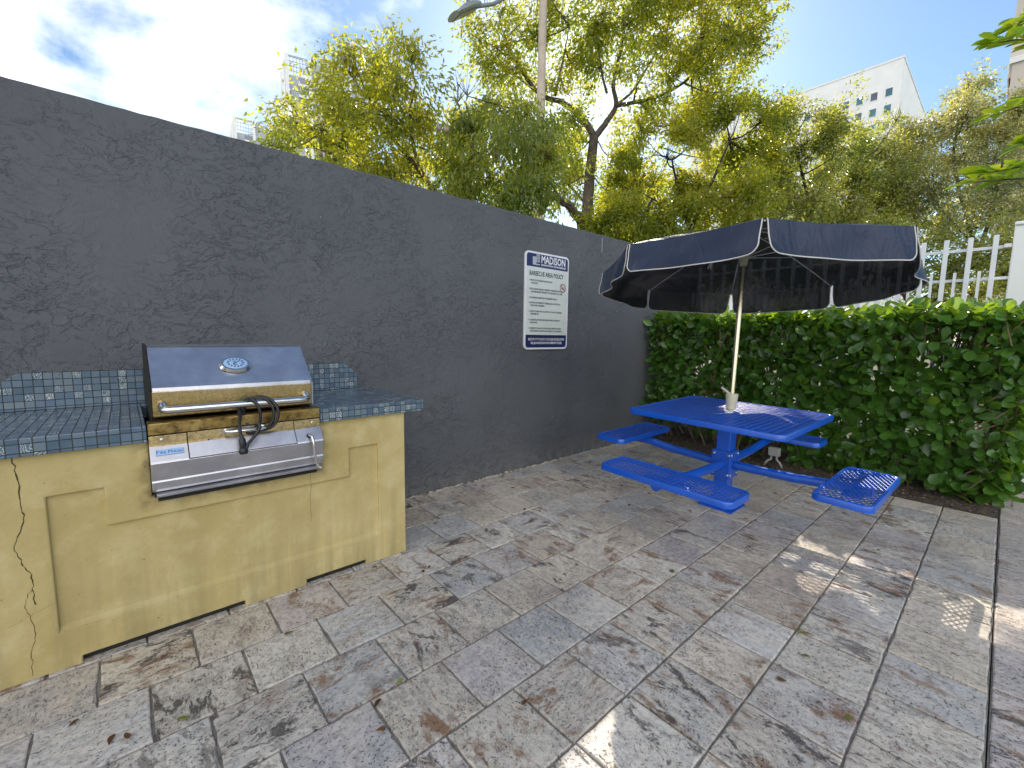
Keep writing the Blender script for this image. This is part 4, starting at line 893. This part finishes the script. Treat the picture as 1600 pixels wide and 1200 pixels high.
    tree('broadleaf_tree', 'pale small-leaved tree at the right above the picket fence', 9.8,
         [(1440, 250, 42), (1470, 205, 34), (1510, 180, 36), (1550, 195, 38), (1590, 220, 38), (1505, 240, 44), (1555, 265, 46), (1460, 300, 42), (1520, 310, 44), (1600, 290, 44), (1510, 140, 18), (1535, 130, 16), (1600, 165, 26), (1640, 230, 50), (1420, 215, 24), (1570, 330, 40), (1480, 350, 36), (1485, 160, 16), (1410, 275, 26), (1640, 320, 46)],
         [(1530, 450), (1528, 400)], [(.05, .1, [(1528, 400), (1505, 320), (1490, 250), (1500, 180)]), (.05, -.1, [(1528, 400), (1555, 310), (1570, 230)]), (.03, .1, [(1520, 380), (1465, 320), (1440, 260)])],
         M['leaf_d'], M['bark'], .06, .46, 1.1, .25, r0=.07, spread=.8, clus=(16, 26))
    tree('broadleaf_tree', 'low leafy olive tree showing between the white pickets', 8.6,
         [(1440, 400, 40), (1490, 420, 40), (1540, 400, 40), (1580, 430, 36), (1400, 420, 36), (1460, 470, 40), (1530, 470, 44), (1350, 410, 40), (1300, 420, 40), (1590, 380, 30), (1250, 420, 40), (1200, 410, 40), (1150, 410, 40), (1390, 370, 26), (1100, 400, 40), (1050, 400, 36)],
         [(1420, 560), (1425, 480)], [(.04, .1, [(1425, 480), (1480, 440), (1530, 410)]), (.04, -.1, [(1425, 480), (1380, 430), (1250, 420), (1120, 410)])],
         M['leaf_c'], M['darkbark'], .075, .42, 1.0, .3, r0=.06, spread=.5)
build_trees()

def build_back_tree():
    tree('broadleaf_tree', 'sunlit yellow-green tree farthest back, filling the gaps round the forked trunk', 13.5,
         [(715, 215, 26), (750, 185, 30), (800, 175, 26), (870, 245, 30), (900, 215, 20), (950, 300, 34), (985, 285, 30), (985, 235, 20), (1000, 335, 40), (1045, 215, 26), (940, 350, 34), (690, 260, 26), (965, 200, 14), (895, 270, 26), (1020, 290, 30), (830, 340, 30), (1120, 250, 30)],
         [(950, 400), (950, 360)], [(.05, .1, [(950, 360), (880, 280), (800, 210), (740, 190)]), (.05, -.1, [(950, 360), (985, 290), (1030, 230)])],
         M['leaf_a'], M['bark'], .10, .42, .5, .5, r0=.1, spread=1.0)
build_back_tree()
def build_near_branch():
    D = 2.7; base = at_d(1790, 600, 3.0)
    t = thing('overhanging_shrub', (base.x, base.y, 0), 'broad-leaved bright green shrub reaching in at the top right corner', 'shrub')
    w = MB(); trunk = limb(w, [(base.x, base.y, -.02), (base.x+.02, base.y, .9), at_d(1760, 420, 2.9), at_d(1740, 200, 2.8), at_d(1720, 20, 2.8)], .03, .012, 8, .01)
    C = []; A = []; Nn = []; L = []
    def spray(pl, sizes, n, d):
        n = int(n*1.7)
        pts = limb(w, [at_d(x, y, d) for x, y in pl], .009, .004, 6, .002); m = len(pts)
        for i in range(n):
            k = int(m*.35+(m*.65-1)*i/(n-1)); p = pts[k]; dv = (pts[min(m-1, k+1)]-pts[k-1]).normalized(); sd = (1 if i % 2 else -1)
            lat = dv.cross(Vector((0, 0, 1))).normalized()*sd; ax = dv*random.uniform(.5, 1.1)+lat*random.uniform(.35, .9)+Vector((0, 0, random.uniform(-.25, .45))); C.append(p); A.append(ax); Nn.append(Vector((random.uniform(-.9, .2), random.uniform(-.3, .7), 1))); L.append(random.uniform(*sizes)*1.15)
        for _ in range(4): C.append(pts[-1]); A.append(dv+Vector((random.uniform(-.6, .6), random.uniform(-.6, .6), random.uniform(-.2, .6)))); Nn.append(Vector((random.uniform(-.3, .3), random.uniform(-.3, .3), 1))); L.append(random.uniform(*sizes))
    spray([(1735, 150), (1660, 80), (1600, 62), (1562, 66)], (.10, .15), 15, 2.7); spray([(1738, 120), (1680, 40), (1610, 30), (1585, 42)], (.10, .14), 11, 2.75)
    spray([(1740, 230), (1680, 168), (1620, 160), (1560, 178)], (.10, .14), 14, 2.7); spray([(1745, 320), (1680, 255), (1610, 258), (1545, 270)], (.09, .14), 18, 2.7); spray([(1745, 330), (1690, 280), (1620, 278), (1525, 284)], (.09, .13), 18, 2.7); spray([(1745, 280), (1680, 235), (1625, 222), (1600, 225)], (.1, .13), 8, 2.75)
    w.build('stems', M['twig'], t, smooth=True, norm=False); leaf_object('foliage', M['leaf_n'], C, A, Nn, np.array(L), np.array(L)*.46, t, None, 'obov')
build_near_branch()

# ------------------------------------------------------------------ street lamp
def build_lamp():
    Y = 3.3; a = at_y(846.5, 90, Y); x0 = a.x
    l = thing('street_lamp', (x0, Y, 0), 'pale concrete street lamp pole with a flat cobra-head lamp', 'street lamp')
    MB().tube([(x0-.02, Y, -.06), (x0, Y, 6.0), (x0+.02, Y, 8.9)], [.105, .080, .068], 16).build('pole', M['concrete'], l, smooth=True)
    h0 = at_y(745, 10, Y); h1 = at_y(708, 26, Y)
    MB().tube([(x0+.02, Y, 8.7), (x0-.4, Y, 8.8), Vector((h0.x+1.0, Y, h0.z+.75)), Vector((h0.x+.35, Y, h0.z+.2)), h0], .032, 10).build('arm', M['lamphead'], l, smooth=True)
    d = (h1-h0).normalized(); up = Vector((-d.z, 0, d.x)); up = up if up.z > 0 else -up; ln = (h1-h0).length; sd = Vector((0, 1, 0))
    m = MB(); n = 12
    for i in range(n+1):
        s_ = i/n; p = h0+d*ln*s_; wd = .13+.06*math.sin(min(1, s_*1.6)*math.pi/2) if s_ < .93 else .15; th = .05+.05*math.sin(math.pi*min(1, s_*1.15+.1))
        m.v += [tuple(p+sd*(wd*math.cos(t))+up*(max(-.03, th*math.sin(t)))) for t in np.linspace(0, 2*math.pi, 14, endpoint=False)]
    m.f = [(i*14+k, i*14+(k+1) % 14, (i+1)*14+(k+1) % 14, (i+1)*14+k) for i in range(n) for k in range(14)] + [tuple(range(13, -1, -1)), tuple(n*14+k for k in range(14))]; m.mi = [0]*len(m.f)
    hd = m.build('lamp_head', M['lamphead'], l, smooth=True)
    c = h0+d*ln*.58-up*.033; MB().obox(c, d*ln*.34, sd*.125, up*.006).build('lens', M['lens'], hd, bevel=.004)
    MB().lathe(h0+d*ln*.22+up*.07, [(.035, 0), (.035, .06), (.02, .07)], 12, up).build('photocell', M['lamphead'], hd, smooth=True)
build_lamp()

# ------------------------------------------------------------------ far buildings
def build_buildings():
    b = thing('office_building', (125, 40, 0), 'plain white windowed block rising above the trees on the right', 'building')
    X, H, y0, y1 = 125.4, 60.0, 16.6, 62.0
    MB().box(X, X+38, y0, y1, 0, H).build('wall', M['whitewall'], b)
    MB().box(X-.12, X+38.1, y0-.12, y1+.1, H, H+.35).build('parapet', M['whitewall'], b)
    ws = [(1389, 146), (1363, 153), (1341.6, 158.6), (1320.6, 164.6), (1301, 170)]; P5 = [at_x(x, y, X) for x, y in ws]
    zr = sum(p.z for p in P5)/5; ys = [p.y for p in P5]; st = (ys[-1]-ys[0])/4; i = 0
    row2 = at_x(1381.5, 171.5, X).z; dz = zr-row2
    for r_ in range(5):
        for k in range(10):
            yc = ys[0]+st*k+(.5*st if False else 0); zc = zr-dz*r_
            w = MB(); hw, hh = abs(st)*.23, abs(dz)*.235; w.box(X-.03, X+.3, yc-hw, yc+hw, zc-hh, zc+hh); fr = w.build('window', M['glassblue' if (k*5+r_*3) % 4 != 1 else 'glassdark'], b)
            m = MB(); e = .14; m.box(X-.08, X+.05, yc-hw-e, yc-hw, zc-hh-e, zc+hh+e); m.box(X-.08, X+.05, yc+hw, yc+hw+e, zc-hh-e, zc+hh+e); m.box(X-.08, X+.05, yc-hw, yc+hw, zc-hh-e, zc-hh); m.box(X-.08, X+.05, yc-hw, yc+hw, zc+hh, zc+hh+e); m.build('frame', M['whitewall'], fr)
    def tower(label, pa, pb, H, dep, s_, steps):
        A_ = at_z(*pa, H); B_ = at_z(*pb, H); e = (B_-A_); e.z = 0; e.normalize(); nb = Vector((-e.y, e.x, 0)); t = thing('apartment_tower', (A_.x, A_.y, 0), label, 'apartment tower', 'pale towers beyond the left trees')
        bx = lambda x0, x1, d0, d1, z0, z1, mb: mb.obox(A_+e*((x0+x1)/2)+nb*((d0+d1)/2)+Vector((0, 0, (z0+z1)/2-H)), e*((x1-x0)/2), nb*((d1-d0)/2), (0, 0, (z1-z0)/2))
        m = MB(); bx(.6*s_, 16*s_, .5*s_, dep, 0, H-3.6*s_, m); bx(4.9*s_, 7.9*s_, .15*s_, dep*.9, 0, H-.5*s_, m); bx(8.4*s_, 16*s_, .35*s_, dep*.8, 0, H-1.6*s_, m); m.build('wall', M['greywall'], t)
        m = MB()
        for x0, x1, zt in ((0, .7, 0), (4.3, 4.9, -.25), (7.9, 8.4, -.9), (12.2, 12.7, -1.6)): bx(x0*s_, x1*s_, -.2*s_, dep*.2, 0, H+zt*s_, m)
        m.build('pier', M['whitewall'], t)
        m = MB(); bx(.7*s_, 4.3*s_, 0, .2*s_, H-.45*s_, H-.1*s_, m)
        for k in range(6): bx((.9+.6*k)*s_, (1.0+.6*k)*s_, 0, .15*s_, H-3.4*s_, H-.4*s_, m)
        for k in range(3): bx(.7*s_, 4.3*s_, .02*s_, .13*s_, H-(1.3+.9*k)*s_, H-(1.2+.9*k)*s_, m)
        m.build('roof_pergola', M['greywall'], t)
        for k in range(steps): m = MB(); bx((-.35-.45*k)*s_, (-.02-.45*k)*s_, (1+2.2*k)*s_, (4+2.2*k)*s_, 0, H-(.9+1.15*k)*s_, m); m.build('fin', M['whitewall'], t)
        for k in range(6):
            z = H-(5.2+2.1*k)*s_; m = MB(); bx(2.4*s_, 4.2*s_, -.15*s_, .5*s_, z-.5*s_, z, m); bl = m.build('balcony', M['whitewall'], t)
            m = MB(); bx(2.5*s_, 4.2*s_, .42*s_, .49*s_, z+.1*s_, z+1.3*s_, m); m.build('window', M['glassdark'], t)
    tower('smaller distant grey tower with stepped white fins seen over the left wall', (364, 181), (407, 192), 60, 12, .78*1.35, 4)
    tower('larger pale tower half hidden behind the leftmost tree', (444, 82), (502, 98), 60, 12, 1.05, 2)
    c = at_x(1582, 100, 60); t = thing('beige_tower', (60, c.y-4, 0), 'beige tower cut off by the right edge of the picture', 'building')
    MB().box(60, 74, c.y-14, c.y, 0, c.z).build('lower_block', M['beige'], t); d = at_x(1590, 0, 63)
    MB().box(63, 74, c.y-14, d.y, c.z, c.z+26).build('upper_block', M['beige'], t); MB().box(59.8, 74.2, c.y-14.2, c.y+.2, c.z, c.z+.5).build('cornice', M['whitewall'], t)
build_buildings()

# ------------------------------------------------------------------ fallen leaves
def fallen():
    spots_b = [(1165, 830), (620, 858), (1052, 726), (968, 758), (975, 690), (985, 788), (895, 688), (835, 685), (797, 762), (820, 798), (843, 800), (987, 850), (660, 890), (672, 883), (608, 885), (461, 985), (584, 1108), (586, 1142), (824, 1092), (105, 1137), (195, 1145), (170, 1165), (940, 800), (1010, 770), (1230, 1065), (965, 735), (1180, 812), (1245, 890), (1370, 860), (945, 785), (1080, 800)]
    spots_g = [(1153, 826), (580, 887), (420, 955), (618, 1069), (900, 838), (676, 818), (1245, 990), (1250, 1023), (1325, 1115), (1048, 895), (299, 1120), (948, 762), (1206, 770), (1170, 812)]
    for i, (px, py) in enumerate(spots_b+spots_g):
        g = i >= len(spots_b); p = at_z(px, py, .004); a = random.uniform(0, 6.28); ax = Vector((math.cos(a), math.sin(a), .12)); l = random.uniform(.026, .046)
        o = leaf_object('fallen_leaf', M['leaf_green' if g else 'leaf_brown'], [(0, 0, 0)], [ax], [(random.uniform(-.4, .4), random.uniform(-.4, .4), 1)], l, l*.5, None, np.array([random.random()]), 'obov'); o.location = p
        tag(o, 'small yellow-green leaf fallen on the travertine paving' if g else 'small dry brown leaf fallen on the travertine paving', 'leaf', 'green fallen leaves on the patio' if g else 'brown fallen leaves on the patio')
fallen()

# ------------------------------------------------------------------ light
SUN_EL, SUN_AZ = math.degrees(math.asin(SUN_D.z)), math.degrees(math.atan2(SUN_D.x, SUN_D.y))
sd = bpy.data.lights.new('sun', 'SUN'); so = bpy.data.objects.new('sun', sd); COL.objects.link(so)
sd.energy = 5.0; sd.angle = R(.5); sd.color = (1, .89, .74)
dirv = Vector((math.sin(R(SUN_AZ))*math.cos(R(SUN_EL)), math.cos(R(SUN_AZ))*math.cos(R(SUN_EL)), math.sin(R(SUN_EL))))
so.rotation_euler = dirv.to_track_quat('Z', 'Y').to_euler()
w = bpy.data.worlds.new('World'); SC.world = w; w.use_nodes = True; nt = w.node_tree
class WG(G):
    def __init__(s, t): s.t = t
g = WG(nt); bg = nt.nodes['Background']
sky = g.n('ShaderNodeTexSky', sky_type='NISHITA', sun_disc=False, sun_elevation=R(SUN_EL), sun_rotation=R(SUN_AZ), air_density=1.0, dust_density=.45, ozone_density=1.0)
dv = g.n('ShaderNodeTexCoord').outputs['Generated']; sx = g.n('ShaderNodeSeparateXYZ', i_0=dv)
zz = g.math('ADD', g.math('MAXIMUM', sx.outputs[2], 0.0), .12); cv = g.n('ShaderNodeCombineXYZ', i_0=g.math('DIVIDE', sx.outputs[0], zz), i_1=g.math('DIVIDE', sx.outputs[1], zz), i_2=0.0)
mp = g.coord(vec=cv.outputs[0], rot=(0, 0, R(28)), scale=(1.0, .42, 1)); n1 = g.noise(mp, 1.1, 8, .58, .5); n2 = g.noise(g.coord(vec=cv.outputs[0], loc=(3, 7, 0)), 2.6, 7, .6, .2)
cov = g.ramp(sx.outputs[0], (0.0, .30), (.18, .22), (.42, .08), (.62, -.0))      # cloudier toward -X, clear toward +X
covm = g.n('ShaderNodeMapRange', i_0=sx.outputs[0], i_1=.75, i_2=.05, i_3=-.16, i_4=.12).outputs[0]
covm = g.math('SUBTRACT', covm, g.n('ShaderNodeMapRange', i_0=sx.outputs[2], i_1=.72, i_2=.97, i_3=0.0, i_4=.15).outputs[0])
cm = g.ramp(g.math('ADD', g.math('ADD', g.math('MULTIPLY', n1, .65), g.math('MULTIPLY', n2, .35)), covm), (.50, 0.0), (.70, 1.0))
cl = g.n('ShaderNodeRGB'); cl.outputs[0].default_value = (14.4, 14.1, 13.8, 1)
skc = g.mix(1.0, sky.outputs[0], (.85, 1.0, 1.08), 'MULTIPLY')
clb = g.n('ShaderNodeMapRange', i_0=sx.outputs[1], i_1=.1, i_2=-.5, i_3=1.0, i_4=1.55).outputs[0]  # unseen clouds behind the camera, brightened to fill the shaded patio
csc = g.n('ShaderNodeVectorMath', operation='SCALE'); g.set(csc.inputs[0], cl.outputs[0]); g.set(csc.inputs['Scale'], clb)
mx = g.mix(cm, skc, csc.outputs[0]); g.set(bg.inputs[0], mx); bg.inputs[1].default_value = .10

SC.view_settings.view_transform = 'Standard'; SC.view_settings.look = 'None'; SC.view_settings.gamma = 1; SC.view_settings.exposure = 0.68
SC.render.engine = 'CYCLES'; cy = SC.cycles; cy.use_denoising = True; cy.max_bounces = 8; cy.diffuse_bounces = 4; cy.glossy_bounces = 4; cy.transmission_bounces = 6; cy.sample_clamp_indirect = 6
cy.use_adaptive_sampling = True; cy.adaptive_threshold = .015
